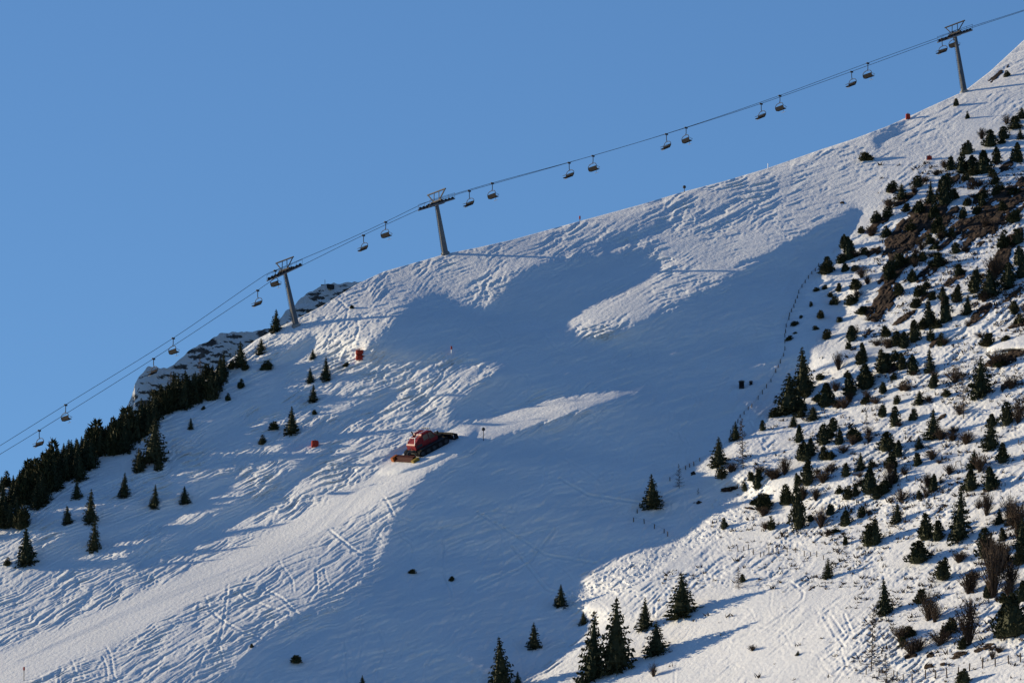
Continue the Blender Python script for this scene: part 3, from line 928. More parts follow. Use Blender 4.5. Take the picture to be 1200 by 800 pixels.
marker(900, 197.5, 0.9, 'tiny white post on the skyline', None, WHITE, WHITE)
marker(28, 797, 2.2, 'thin reddish pole in the bottom left corner', 'band', REDPAD, DARKSTEEL)

def pad(u, v, w, h, label, parts):
    t = upright('hydrant_pad', u, v, label, 'safety pad', 'padded snow-gun hydrants')
    z = -0.1
    for k, hh in enumerate(parts):
        b = MB()
        n = 10
        prof = [(0.92, 0), (1.0, 0.12), (1.0, 0.85), (0.9, 1.0)]
        vs, fs = [], []
        for r, zz in prof:
            for i in range(n):
                a = 2 * math.pi * i / n
                vs.append((w / 2 * r * math.copysign(abs(math.cos(a)) ** 0.55, math.cos(a)), w / 2 * r * math.copysign(abs(math.sin(a)) ** 0.55, math.sin(a)), z + hh * h * zz))
        for i in range(len(prof) - 1):
            for j in range(n):
                fs.append((i * n + j, i * n + (j + 1) % n, (i + 1) * n + (j + 1) % n, (i + 1) * n + j))
        fs.append(tuple(range(n - 1, -1, -1))); fs.append(tuple(range((len(prof) - 1) * n, len(prof) * n)))
        b.add(vs, fs)
        b.build('padding', REDPAD, t)
        z += hh * h + 0.12
        if k < len(parts) - 1:
            MB().box((-w * 0.3, -w * 0.3, z - 0.13), (w * 0.3, w * 0.3, z)).build('gap_strap', RUBBER, t)
    MB().tube([(0, 0, -0.3), (0, 0, z + 0.12)], 0.08, 6).build('standpipe', DARKSTEEL, t)
    return t
pad(421.5, 421, 1.35, 1.7, 'red tiered padded block on the lit shoulder above the groomer', [0.45, 0.45])
pad(369, 523, 1.25, 1.25, 'orange-red padded block on the rough snow left of the groomer', [0.85])
pad(1064, 139.5, 0.85, 1.05, 'red padded block on the skyline below the highest pylon', [0.95])
pd = pad(1089, 187, 0.95, 0.85, 'small red and white padded block at the top of the bushy slope', [0.85])
MB().box((-0.62, -0.35, 0.0), (-0.42, 0.35, 0.62)).build('white_panel', WHITE, pd)

def hut(u, v, w, h, label):
    t = upright('control_box', u, v, label, 'control box')
    MB().box((-w / 2, -w / 2, -0.2), (w / 2, w / 2, h)).build('housing', DARKSTEEL, t)
    MB().prism([(-w / 2 - 0.08, h + 0.005), (w / 2 + 0.08, h + 0.005), (w / 2 + 0.08, h + 0.09), (0, h + 0.2), (-w / 2 - 0.08, h + 0.09)], -w / 2 - 0.08, w / 2 + 0.08).build('lid', STEEL, t)
    MB().box((-w * 0.36, -w / 2 - 0.03, 0.1), (w * 0.36, -w / 2 - 0.004, h - 0.1)).build('door', RUBBER, t)
    return t
hut(869, 454.5, 0.85, 1.05, 'dark box in the shade beside the upper fence')
hut(880, 450.5, 0.5, 0.45, 'small low dark box right of the bigger dark box')

# ------------------------------------------------------------------ fences
def fence(label, posts, h, r, wires=2, breaks=()):
    t = empty('wire_fence', ground(*posts[0]))
    tag(t, label, 'fence')
    o = t.location
    rnd = random.Random(len(posts))
    tops = []
    for (u, v) in posts:
        p = ground(u, v) - o
        hh = h * rnd.uniform(0.85, 1.15); lean = Vector((rnd.uniform(-.08, .08), rnd.uniform(-.08, .08), 1)) * hh
        MB().tube([p - Vector((0, 0, .3)), p + lean * 0.96, p + lean], [r, r * 0.95, r * 0.5], 6).build('post', WOOD, t)
        tops.append((p, lean))
    for k in range(wires):
        f = 0.88 - 0.35 * k
        MB().tube([p + l * f for p, l in tops], 0.012, 3).build('wire', ROPE, t)
    return t
f1 = [(530,55),(512,80),(495,95),(478,118),(460,140),(443,165),(428,195),(420,220),(410,245),(402,270),(390,290),(378,312),(375,332),(362,370),(358,400),(355,422),(355,452),(355,490),(348,522),(332,557),(320,582),(308,607),(283,655),(258,687),(238,717),(215,747),(182,787),(163,800)]
f1 = [(840 + x / 4.444, 300 + y / 4.444) for x, y in f1]
f1 += [(730 + x / 4, 480 + y / 4) for x, y in [(568,22),(550,37),(538,62),(515,88),(505,112),(498,152),(440,205),(360,240),(333,262),(313,269),(294,279),(220,332)]]
fence('line of dark fence posts curving down the shaded edge of the piste', f1, 0.62, 0.075)
fence('short row of dark fence posts in the shade left of the lone spruce', [(730 + x / 4, 480 + y / 4) for x, y in [(80,457),(67,484),(50,523),(100,533),(147,557),(193,578),(210,593)]], 0.8, 0.08, 1)
fence('row of low fence posts crossing the middle of the sunlit slope', [(730 + x / 4, 480 + y / 4) for x, y in [(540,664),(565,660),(588,655),(612,678),(645,690),(660,684),(685,676),(705,672),(730,674),(770,668),(810,668),(850,686),(880,686),(908,688),(940,702)]], 0.8, 0.07, 1)
f4 = [(155,755),(222,765),(300,762),(350,785),(395,797),(430,800)]
fence('weathered fence posts along the track in the bottom right corner', [(980 + x / 4.445, 620 + y / 4.445) for x, y in [(395,797),(465,778),(518,776),(577,772),(635,757),(693,737),(762,722),(828,712),(898,698),(960,690)]] + [(1210, 770)], 1.35, 0.1, 2)
fence('short row of fence posts around the bare larch at the bottom right', [(980 + x / 4.445, 620 + y / 4.445) for x, y in [(155,755),(222,765),(300,765),(315,778),(350,790)]], 1.1, 0.08, 1)
fence('few small fence posts near the right edge among young conifers', [(1000 + x / 4, 480 + y / 4) for x, y in [(470,105),(490,100),(540,108),(600,100),(700,90),(745,85),(775,160)]], 0.7, 0.06, 1)
fence('two rows of small posts beside the shaded gully on the bushy slope', [(1000 + x / 4, 480 + y / 4) for x, y in [(265,90),(270,280),(292,335),(250,325),(480,260),(505,262),(695,360),(712,358)]], 0.7, 0.06, 0)

# ------------------------------------------------------------------ vegetation prototypes (height 1, width 1)
def leaf_mat(name, c1, c2, rough=0.8):
    m, nt, b = new_mat(name)
    oi = nt.nodes.new('ShaderNodeObjectInfo')
    tc = nt.nodes.new('ShaderNodeNewGeometry')
    nz = nt.nodes.new('ShaderNodeTexNoise'); nz.inputs['Scale'].default_value = 1.3; nz.inputs['Detail'].default_value = 3
    nt.links.new(tc.outputs['Position'], nz.inputs['Vector'])
    ad = nt.nodes.new('ShaderNodeMath'); ad.operation = 'MULTIPLY_ADD'
    nt.links.new(oi.outputs['Random'], ad.inputs[0]); ad.inputs[1].default_value = 0.7
    sb = nt.nodes.new('ShaderNodeMath'); sb.operation = 'MULTIPLY_ADD'
    nt.links.new(nz.outputs['Fac'], sb.inputs[0]); sb.inputs[1].default_value = 1.2; sb.inputs[2].default_value = -0.45
    nt.links.new(sb.outputs[0], ad.inputs[2])
    rp = nt.nodes.new('ShaderNodeValToRGB')
    rp.color_ramp.elements[0].color = (*c1, 1); rp.color_ramp.elements[1].color = (*c2, 1)
    nt.links.new(ad.outputs[0], rp.inputs['Fac'])
    nt.links.new(rp.outputs[0], b.inputs['Base Color'])
    b.inputs['Roughness'].default_value = rough
    b.inputs['Specular IOR Level'].default_value = 0.15
    return m
NEEDLES = leaf_mat('needles', (0.022, 0.032, 0.016), (0.055, 0.055, 0.026))
PINENEEDLES = leaf_mat('pine_needles', (0.024, 0.034, 0.014), (0.065, 0.058, 0.026))
TWIGS = leaf_mat('brown_twigs', (0.035, 0.024, 0.017), (0.10, 0.066, 0.044))
LARCHTW = leaf_mat('larch_twigs', (0.06, 0.045, 0.035), (0.13, 0.10, 0.08))
BARK = simple_mat('bark', (0.055, 0.04, 0.03), 0.9, 0, 0.3, 8)

def tri_leaf(mb, c, d, side, L, W):
    """a pointed spray: kinked quad along d"""
    d = d.normalized(); s = d.cross(side)
    if s.length < 1e-4:
        s = d.cross(Vector((0.3, 0.5, 0.8)))
    s.normalize(); n = s.cross(d)
    mb.add([c - d * L * 0.25, c + s * W * 0.5 - n * W * 0.2, c + d * L * 0.75, c - s * W * 0.5 - n * W * 0.2], [(0, 1, 2), (0, 2, 3)])

def spruce_mesh(seed, sparse=0.0, slim=0.85, twin=False):
    rnd = random.Random(seed)
    mb = MB()
    stems = [(0, 0, 1.0)] if not twin else [(-0.06, 0, 1.0), (0.17, 0.05, 0.8)]
    for sx, sy, ht in stems:
        lev = 19
        for i in range(lev):
            z = (0.03 + 0.95 * (i / (lev - 1)) ** 0.92) * ht
            f = z / ht
            r = 0.5 * (1 - f) ** slim + 0.012
            if f < 0.12:
                r *= 0.72 + 2.2 * f
            nb = max(4, int(round(10 * (1 - f) + 4)))
            a0 = rnd.random() * 6.3
            for k in range(nb):
                if rnd.random() < sparse:
                    continue
                a = a0 + 6.283 * k / nb + rnd.uniform(-.3, .3)
                rr = r * rnd.uniform(0.62, 1.16)
                if rnd.random() < 0.07:
                    rr *= 1.2
                dirh = Vector((math.cos(a), math.sin(a), 0))
                droop = -0.10 - 0.22 * (1 - f)
                zz = z + rnd.uniform(-.018, .018)
                nseg = 2 + int(rr * 9)
                for q in range(nseg):
                    t = (q + 0.75) / nseg
                    c = Vector((sx, sy, zz)) + dirh * rr * t + Vector((0, 0, droop * rr * t * 0.55 + 0.10 * rr * t * t))
                    for _ in range(2):
                        d = dirh * rnd.uniform(.5, 1.0) + Vector((rnd.uniform(-.7, .7), rnd.uniform(-.7, .7), rnd.uniform(-.75, .2)))
                        L = 0.085 * rnd.uniform(.8, 1.4) * (0.55 + 0.6 * (1 - f)); tri_leaf(mb, c, d, Vector((rnd.uniform(-1, 1), rnd.uniform(-1, 1), .6)), L * 1.25, L * 0.62)
        for _ in range(6):   # leader
            tri_leaf(mb, Vector((sx, sy, ht * rnd.uniform(.93, .99))), Vector((rnd.uniform(-.25, .25), rnd.uniform(-.25, .25), 1)), Vector((1, rnd.uniform(-1, 1), 0)), 0.07, 0.025)
        # dense heart of the crown
        mb.tube([(sx, sy, 0.05), (sx, sy, 0.14), (sx, sy, 0.5 * ht), (sx, sy, 0.93 * ht)], [0.10, 0.26, 0.14, 0.008], 7)
    me = bpy.data.meshes.new('crown'); me.from_pydata(mb.v, [], mb.f); me.materials.append(NEEDLES); me.update()
    return me

def pine_mesh(seed, lobes=5):
    rnd = random.Random(seed)
    mb = MB()
    for l in range(lobes):
        a = rnd.random() * 6.3; q = 0.27 * math.sqrt(rnd.random()) if l else 0
        cx, cy = q * math.cos(a), q * math.sin(a)
        rx = rnd.uniform(.17, .27); hz = rnd.uniform(.5, 1.0) if l else 1.0
        for _ in range(110):
            th = rnd.random() * 6.3; ph = rnd.random()
            zc = hz * (0.06 + 0.9 * ph); rad = rx * math.sqrt(max(0.02, 1 - ph ** 2.2)) * rnd.uniform(.55, 1.1)
            c = Vector((cx + rad * math.cos(th), cy + rad * math.sin(th), zc * 0.95))
            d = Vector((math.cos(th) * rnd.uniform(.2, 1), math.sin(th) * rnd.uniform(.2, 1), rnd.uniform(.1, 1.1)))
            tri_leaf(mb, c, d, Vector((rnd.uniform(-1, 1), rnd.uniform(-1, 1), rnd.uniform(-1, 1))), rnd.uniform(.13, .24), rnd.uniform(.06, .10))
        mb.tube([(cx, cy, 0.02), (cx, cy, 0.3 * hz), (cx, cy, 0.75 * hz)], [rx * .6, rx * .62, rx * .2], 6)
    me = bpy.data.meshes.new('crown'); me.from_pydata(mb.v, [], mb.f); me.materials.append(PINENEEDLES); me.update()
    return me

def arolla_mesh(seed, egg=0.5, tops=1):
    """dense ragged stone-pine crown: an upright oval of up-turned tufts, sometimes with several tops"""
    rnd = random.Random(seed)
    mb = MB()
    for tp in range(tops):
        ht = 1.0 if tp == 0 else rnd.uniform(.6, .85); sx = 0 if tp == 0 else rnd.choice((-1, 1)) * rnd.uniform(.12, .24); sy = 0 if tp == 0 else rnd.uniform(-.15, .15)
        wd = 1.0 if tops == 1 else 0.72
        ph = [rnd.random() * 6.3 for _ in range(4)]
        for _ in range(520 // tops + 60):
            f = rnd.random() ** 0.85; th = rnd.random() * 6.3
            prof = min(1.0, 0.55 + 2.6 * f) * (1 - f) ** egg
            bump = 1 + .22 * math.sin(3 * th + ph[0] + 7 * f) + .18 * math.sin(11 * f + ph[1] + 2 * th)
            rad = 0.47 * wd * prof * bump * rnd.uniform(.55, 1.08)
            c = Vector((sx + rad * math.cos(th), sy + rad * math.sin(th), (0.02 + 0.93 * f) * ht))
            d = Vector((math.cos(th), math.sin(th), 0)) * rnd.uniform(.4, 1.0) + Vector((rnd.uniform(-.4, .4), rnd.uniform(-.4, .4), rnd.uniform(-.25, .95)))
            tri_leaf(mb, c, d, Vector((rnd.uniform(-1, 1), rnd.uniform(-1, 1), rnd.uniform(-1, 1))), rnd.uniform(.10, .19) * (1.1 - .4 * f), rnd.uniform(.05, .085))
        mb.tube([(sx, sy, 0.03), (sx, sy, 0.2 * ht), (sx, sy, .55 * ht), (sx, sy, 0.9 * ht)], [.2 * wd, .3 * wd, .2 * wd, .02], 7)
    me = bpy.data.meshes.new('crown'); me.from_pydata(mb.v, [], mb.f); me.materials.append(NEEDLES); me.update()
    return me

def shrub_mesh(seed, n=42, mat=None):
    rnd = random.Random(seed)
    mb = MB()
    for i in range(n):
        a = rnd.random() * 6.3; out = rnd.uniform(.05, .5); h = rnd.uniform(.45, 1.0) * (1 - 0.5 * out)
        b = Vector((rnd.uniform(-.06, .06), rnd.uniform(-.06, .06), 0))
        m = b + Vector((out * .45 * math.cos(a), out * .45 * math.sin(a), h * .55)); e = b + Vector((out * math.cos(a), out * math.sin(a), h))
        mb.tube([b, m, e], [.012, .009, .004], 3, False)
        for _ in range(5):
            t = rnd.uniform(.35, 1); p = m.lerp(e, (t - .35) / .65)
            d = Vector((rnd.uniform(-1, 1), rnd.uniform(-1, 1), rnd.uniform(.0, 1.2)))
            tri_leaf(mb, p, d, Vector((1, rnd.uniform(-1, 1), .2)), rnd.uniform(.12, .24), .018)
    me = bpy.data.meshes.new('twigs'); me.from_pydata(mb.v, [], mb.f); me.materials.append(mat or TWIGS); me.update()
    return me

def larch_mesh(seed):
    rnd = random.Random(seed)
    mb = MB()
    for i in range(64):
        f = (i + rnd.random()) / 64; z = 0.12 + 0.86 * f
        r = 0.5 * (1 - f) ** 0.75 * rnd.uniform(.5, 1.1) + .02
        a = rnd.random() * 6.3; dirh = Vector((math.cos(a), math.sin(a), 0))
        p0 = Vector((0, 0, z)); p1 = p0 + dirh * r * .5 + Vector((0, 0, -.02)); p2 = p0 + dirh * r + Vector((0, 0, .01))
        mb.tube([p0, p1, p2], [.008, .006, .003], 3, False)
        for _ in range(7):
            t = rnd.uniform(.25, 1); p = p0.lerp(p2, t)
            d = Vector((rnd.uniform(-1, 1), rnd.uniform(-1, 1), rnd.uniform(-1.0, .4))) + dirh * .6
            tri_leaf(mb, p, d, Vector((0.2, 1, .3)), rnd.uniform(.04, .085), .010)
    me = bpy.data.meshes.new('branches'); me.from_pydata(mb.v, [], mb.f); me.materials.append(LARCHTW); me.update()
    return me

def trunk_mesh(top, r):
    mb = MB().tube([(0, 0, -0.06), (0, 0, 0.3 * top), (0.004, 0.003, top)], [r, r * .75, r * .12], 7)
    me = bpy.data.meshes.new('trunk'); me.from_pydata(mb.v, [], mb.f); me.materials.append(BARK); me.update()
    return me
TR_SPR = trunk_mesh(0.97, 0.035); TR_PIN = trunk_mesh(0.5, 0.05); TR_LAR = trunk_mesh(0.99, 0.022)
SPRUCE = [spruce_mesh(s, sp, sl) for s, sp, sl in [(1, .06, .85), (2, .1, .75), (3, .05, .95), (4, .14, .8), (5, .1, .62), (6, .18, .9)]]
SPRUCE_TWIN = spruce_mesh(9, .06, .6, True)
AROLLA = [arolla_mesh(s, e, t) for s, e, t in [(41, .5, 1), (42, .62, 1), (43, .45, 2), (44, .7, 1), (45, .55, 2), (46, .6, 3), (47, .8, 1)]]
PINE = [pine_mesh(s, l) for s, l in [(11, 3), (12, 4), (13, 5), (14, 6), (15, 4)]]
SHRUB = [shrub_mesh(s, n) for s, n in [(21, 90), (22, 70), (23, 120), (24, 100)]]
LARCH = [larch_mesh(s) for s in (31, 32, 33)]

trnd = random.Random(77)
VEG = []      # (u, v, h, w, type, object)
ZN = {'S': 'spruce_tree', 'P': 'dwarf_pine', 'B': 'leafless_shrub', 'L': 'bare_larch'}
CAT = {'S': 'spruce', 'P': 'dwarf pine', 'B': 'shrub', 'L': 'larch'}
def plant(u, v, h, w, ty, label=None, mesh=None):
    """h, w: size in photo pixels"""
    p = ground(u, v)
    px = FPX / p.length
    H = h / px / 0.98; W = w / px
    if mesh is None and ty == 'S' and u > 820:
        W *= 1.3; H *= 1.04
        mesh = trnd.choice(AROLLA + SPRUCE[1:2] + SPRUCE[3:4])
    elif ty == 'S' and u > 560:
        W *= 1.2
    if ty == 'P':
        W *= 1.25; H *= 1.1
    if ty == 'B':
        W *= 1.15; H *= 1.1
    me = mesh or trnd.choice({'S': SPRUCE, 'P': PINE, 'B': SHRUB, 'L': LARCH}[ty])
    rot = trnd.random() * 6.28
    small = h < 11
    if small:
        o = bpy.data.objects.new(ZN[ty], me); COL.objects.link(o)
    else:
        o = empty(ZN[ty])
        c = bpy.data.objects.new({'S': 'crown', 'P': 'crown', 'B': 'twigs', 'L': 'branches'}[ty], me); COL.objects.link(c); c.parent = o
        if ty != 'B':
            k = bpy.data.objects.new('trunk', {'S': TR_SPR, 'P': TR_PIN, 'L': TR_LAR}[ty]); COL.objects.link(k); k.parent = o
    o.location = p - Vector((0, 0, 0.12 + 0.03 * H))
    o.rotation_euler = (math.radians(trnd.uniform(-3, 3)), math.radians(trnd.uniform(-3, 3)), rot)
    o.scale = (W * 1.12, W * 1.12, H * 1.03)
    o['category'] = CAT[ty]
    if label:
        o['label'] = label
    else:
        VEG.append((u, v, h, w, ty, o))
    return o

def batch(u0, v0, k, rows):
    for r in rows:
        x, y, h, w, ty = r[:5]
        plant(u0 + x / k, v0 + y / k, h / k, w / k, ty)

# --- individually known trees
plant(722, 786, 86, 40, 'S', 'largest dark spruce in the pair at the bottom centre', SPRUCE[0])
plant(694, 796, 80, 28, 'S', 'slimmer tall spruce left of the largest one at the bottom', SPRUCE[4])
plant(755, 737, 38, 18, 'S', 'narrow spruce right of and above the largest bottom pair', SPRUCE[2])
plant(770, 766, 39, 27, 'S', 'broad short spruce right of the largest bottom pair', SPRUCE[1])
plant(800, 721, 49, 34, 'S', 'leaning broad spruce on the lit tongue of snow near the bottom', SPRUCE[3])
plant(657, 710, 26, 15, 'S', 'small spruce alone in the shade above the bottom pair', SPRUCE[2])
plant(684, 731, 16, 10, 'S', 'tiny spruce in the shade just above the bottom pair', SPRUCE[0])
plant(626, 759, 31, 15, 'S', 'lone small spruce in the shade left of the bottom pair', SPRUCE[1])
plant(588, 806, 60, 27, 'S', 'tall spruce cut by the bottom edge, left of the pair', SPRUCE[0])
plant(607, 808, 22, 12, 'S', 'small spruce top at the bottom edge beside the cut spruce', SPRUCE[3])
plant(681, 808, 18, 10, 'S', 'spruce tip at the bottom edge under the slim tall spruce', SPRUCE[2])
plant(425, 806, 16, 12, 'S', 'spruce tip poking in at the bottom edge under the shaded piste', SPRUCE[2])
plant(765, 594, 39, 23, 'S', 'lone dense spruce in the shade beside the fence posts', SPRUCE[2])
plant(796, 572, 30, 13, 'L', 'small bare larch in the shade right of the lone spruce', LARCH[0])
plant(842, 546, 35, 20, 'S', 'spruce on the shade edge, left of the tall bare larch', SPRUCE[0])
plant(862, 515, 22, 13, 'S', 'small spruce against the shade above the bare larch', SPRUCE[2])
plant(871, 549, 60, 26, 'L', 'tall bare larch standing on the lit edge above the fence corner', LARCH[1])
plant(942, 463, 57, 27, 'S', 'tall dark spruce at the shade edge beside the curving fence', SPRUCE[0])
plant(926, 484, 48, 33, 'S', 'broad dark spruce leaning on the tall one at the shade edge', SPRUCE[1])
plant(1123, 634, 66, 23, 'S', 'very tall slim spruce standing alone on the lower right slope', SPRUCE[4])
plant(1149, 465, 48, 27, 'S', 'large dense spruce below the snow ledge at the right edge', SPRUCE[4])
plant(1160, 526, 42, 20, 'S', 'tall narrow spruce near the right edge above young conifers', SPRUCE[0])
plant(1038, 719, 42, 20, 'S', 'neat conical spruce on open snow above the bare larch', SPRUCE[0])
plant(1021, 786, 74, 30, 'L', 'tall bare larch at the bottom right beside the fence posts', LARCH[2])
plant(1040, 806, 42, 22, 'L', 'smaller bare larch cut by the bottom edge at the right', LARCH[0])
plant(1129, 490, 52, 24, 'L', 'bare larch with brownish crown in the middle of the bushy slope', LARCH[1])
plant(970, 677, 24, 12, 'S', 'dark spruce casting a long shadow over open snow at lower right', SPRUCE[4])
plant(866, 690, 28, 18, 'L', 'small bare larch on the snow hump right of the leaning spruce', LARCH[2])
plant(935, 767, 6, 6, 'S', 'tiny conifer on the smooth snow at the bottom right', SPRUCE[2])
plant(882, 762, 9, 11, 'B', 'tiny leafless bush on the smooth snow at the bottom right', SHRUB[0])
plant(766, 792, 18, 12, 'B', 'thin leafless bush below the broad short spruce at the bottom', SHRUB[1])
plant(346, 776, 9, 15, 'P', 'dark low bush on the shaded piste near the bottom left', PINE[1])
plant(295, 758, 5, 5, 'P', 'tiny dark bush left of the low bush near the bottom left', PINE[2])
plant(530, 680, 6, 7, 'P', 'tiny dark bush in the middle of the shaded piste, right one', PINE[2])
plant(483, 671, 5, 10, 'P', 'tiny dark bush in the middle of the shaded piste, left one', PINE[3])
plant(1014, 188, 10, 15, 'P', 'low dark bush on the open crest left of the red-white block', PINE[3])
plant(1120, 124, 9, 7, 'P', 'small dark bush on the crest under the highest pylon', PINE[2])
plant(1134, 139, 9, 5, 'P', 'thin small bush right of and below the highest pylon foot', PINE[0])
plant(1180, 90, 8, 7, 'P', 'small bush below the rocks by the top right corner', PINE[1])
plant(323, 388, 26, 16, 'S', 'slim spruce on the skyline just left of the lowest pylon', SPRUCE[3])
plant(342, 508, 33, 20, 'S', 'largest spruce on the open lit slope left of the groomer', SPRUCE[2])
plant(382, 445, 28, 14, 'S', 'slim spruce below left of the two-tier red block', SPRUCE[0])
plant(31, 661, 45, 27, 'S', 'broad spruce standing lowest in the left corner', SPRUCE[2])
plant(110, 645, 38, 16, 'S', 'slim spruce lowest of the pair under the tree belt', SPRUCE[4])
plant(105, 612, 40, 18, 'S', 'slim spruce upper of the pair under the tree belt', SPRUCE[1])
plant(181, 594, 27, 14, 'S', 'small dense spruce on the shaded snow under the belt, left one', SPRUCE[2])
plant(217, 589, 20, 15, 'S', 'small spruce on the shaded snow under the belt, right one', SPRUCE[3])
plant(281, 429, 30, 20, 'S', 'dark spruce at the skyline right of the tree belt', SPRUCE[0])
plant(306, 414, 18, 14, 'S', 'short spruce on the lit shoulder at the skyline left of the pylon', SPRUCE[4])

# --- the left tree belt
rb = random.Random(12)
TOPU = [-20, 6, 18, 33, 50, 54, 72, 78, 99, 104, 123, 132, 150, 171, 192, 210, 228, 255, 262]
TOPV = [580, 566, 560, 551, 542, 539, 521, 519, 506, 503, 491, 483, 479, 467, 452, 444, 436, 440, 452]
BOTU = [-20, 0, 18, 45, 60, 90, 111, 120, 144, 162, 204, 222, 255, 264]
BOTV = [650, 636, 622, 602, 576, 560, 557, 540, 528, 516, 480, 476, 466, 462]
for k in range(114):
    u = -14 + 276 * (k + rb.uniform(-.4, .4)) / 113
    tv = float(np.interp(u, TOPU, TOPV)); bv = float(np.interp(u, BOTU, BOTV)); sk = float(skyline(u)) + 2
    if k % 3 == 0:      # row along the crest: these make the outline
        vb = sk + rb.uniform(0, 0.3) * max(0, bv - sk)
        h = min(60, max(18, vb - tv + rb.uniform(-10, 4)))
    else:
        vb = sk + rb.uniform(.3, 1.1) * max(4, bv - sk)
        h = rb.uniform(24, 40) * (1 if u < 225 else .75)
    ty = 'S' if rb.random() < 0.86 else 'P'
    plant(u, vb, h, h * rb.uniform(.5, .72) if ty == 'S' else h * 0.7, ty)
batch(0, 440, 3.333, [(600,335,170,120,'S'),(545,372,92,62,'S'),(620,366,62,42,'S'),(300,480,75,50,'S'),(265,577,72,50,'S'),(485,472,95,55,'S'),(30,740,32,30,'P'),
    (745,208,46,28,'S'),(890,97,30,26,'P'),(940,48,36,34,'P'),(795,132,16,14,'P'),(690,110,120,70,'S'),(760,100,110,80,'S'),(820,95,90,70,'P'),(640,150,100,60,'S')])
batch(0, 0, 1, [(367,420,12,9,'S'),(364,448,18,11,'S'),(367,470,20,13,'S'),(322,503,10,13,'P'),(308,520,11,10,'P'),(313,433,11,15,'P'),(369,485,6,5,'P'),(406,429,5,9,'P'),(271,432,10,9,'P'),(288,433,9,12,'P'),(412,361,4,6,'P')])
plant(200, 470, 36, 20, 'L', 'bare larch rising above the tree belt before the ridge, left one', LARCH[0])
plant(235, 452, 34, 18, 'L', 'bare larch rising above the tree belt before the ridge, right one', LARCH[2])

# --- the bushy slope at the right
batch(1000, 300, 4, [(215,60,60,60,'P'),(175,112,80,50,'P'),(400,45,60,70,'S'),(320,22,40,45,'P'),(500,85,45,35,'S'),(275,105,42,40,'P'),(345,155,50,40,'P'),(215,170,45,40,'P'),
 (570,172,110,62,'S'),(640,192,130,105,'S'),(725,152,112,62,'S'),(680,75,80,80,'B'),(790,102,72,60,'S'),(535,272,92,55,'S'),(490,212,82,48,'S'),(430,312,130,58,'S'),(355,330,120,58,'S'),(372,205,44,36,'P'),(420,205,62,40,'S'),
 (760,272,62,30,'S'),(775,316,46,50,'P'),(630,420,62,60,'P'),(720,400,32,50,'P'),(285,402,104,55,'S'),(240,430,80,46,'S'),(200,420,72,50,'S'),(150,377,52,50,'P'),(360,396,62,50,'P'),(410,420,62,42,'P'),
 (40,502,92,45,'S'),(135,547,112,80,'S'),(55,602,110,70,'S'),(225,532,82,50,'S'),(280,552,92,50,'S'),(190,492,52,52,'P'),(360,542,112,45,'S'),(680,520,90,100,'B'),(380,617,66,45,'S'),(140,642,52,36,'P'),(190,577,32,34,'P'),
 (310,692,62,60,'S'),(205,692,42,32,'P'),(280,767,52,42,'P'),(195,796,96,45,'S'),(135,752,56,45,'P'),(50,692,32,40,'P'),(62,792,80,36,'L'),(500,742,52,60,'B'),(440,657,32,50,'P'),(480,592,84,90,'B'),
 (720,792,112,60,'S'),(650,797,62,52,'S'),(780,742,72,70,'B'),(740,622,72,74,'B'),(110,420,40,60,'B'),(300,240,50,50,'P'),(160,430,60,70,'B'),(540,330,40,40,'B'),(250,630,50,70,'B')])
batch(1000, 480, 4, [(375,132,132,80,'S'),(310,182,62,42,'S'),(300,262,62,40,'P'),(155,192,92,80,'S'),(215,217,78,50,'S'),(180,272,82,66,'S'),(195,342,72,34,'S'),(25,147,47,36,'P'),(75,152,52,44,'B'),(35,282,82,50,'S'),(85,272,42,36,'P'),
 (80,392,122,80,'S'),(145,392,64,62,'S'),(110,417,62,46,'S'),(10,402,62,32,'S'),(700,247,97,66,'S'),(565,272,87,60,'S'),(550,377,102,70,'S'),(640,377,112,76,'S'),(375,382,84,46,'S'),(350,362,72,62,'B'),(450,302,54,62,'B'),(370,232,54,82,'B'),
 (310,417,44,32,'P'),(205,527,88,60,'S'),(100,632,122,86,'S'),(40,502,52,42,'P'),(225,432,74,82,'B'),(345,607,127,80,'S'),(395,612,97,56,'S'),(305,717,106,98,'S'),(685,532,72,52,'S'),(755,532,112,80,'B'),(740,535,80,56,'S'),(620,692,142,72,'S'),(640,700,120,80,'B'),
 (700,612,64,42,'S'),(780,602,200,120,'B'),(690,762,152,130,'B'),(430,792,104,70,'S'),(560,802,64,70,'B'),(590,462,54,54,'B'),(500,702,52,62,'B'),(410,140,60,80,'B'),(530,160,70,80,'B'),(470,110,40,50,'B'),(170,360,90,70,'B'),(790,640,130,70,'S')])
batch(980, 620, 4.445, [(45,77,42,26,'P'),(640,172,54,72,'B'),(690,332,122,112,'B'),(480,472,172,120,'B'),(440,382,74,60,'P'),(690,602,250,122,'B'),(540,602,94,120,'B'),(600,532,74,74,'P'),(560,560,60,60,'P'),(340,582,94,120,'B'),(430,632,84,92,'B'),
 (820,352,300,130,'B'),(900,342,84,90,'B'),(930,552,220,150,'S'),(870,562,180,100,'S'),(970,372,110,70,'S'),(670,806,86,76,'S'),(790,355,90,50,'P'),(700,470,130,60,'B'),(660,620,60,50,'P'),(380,560,60,60,'P'),(850,640,40,60,'B'),(910,300,150,90,'B'),(870,200,160,100,'B'),(960,180,90,70,'P')])
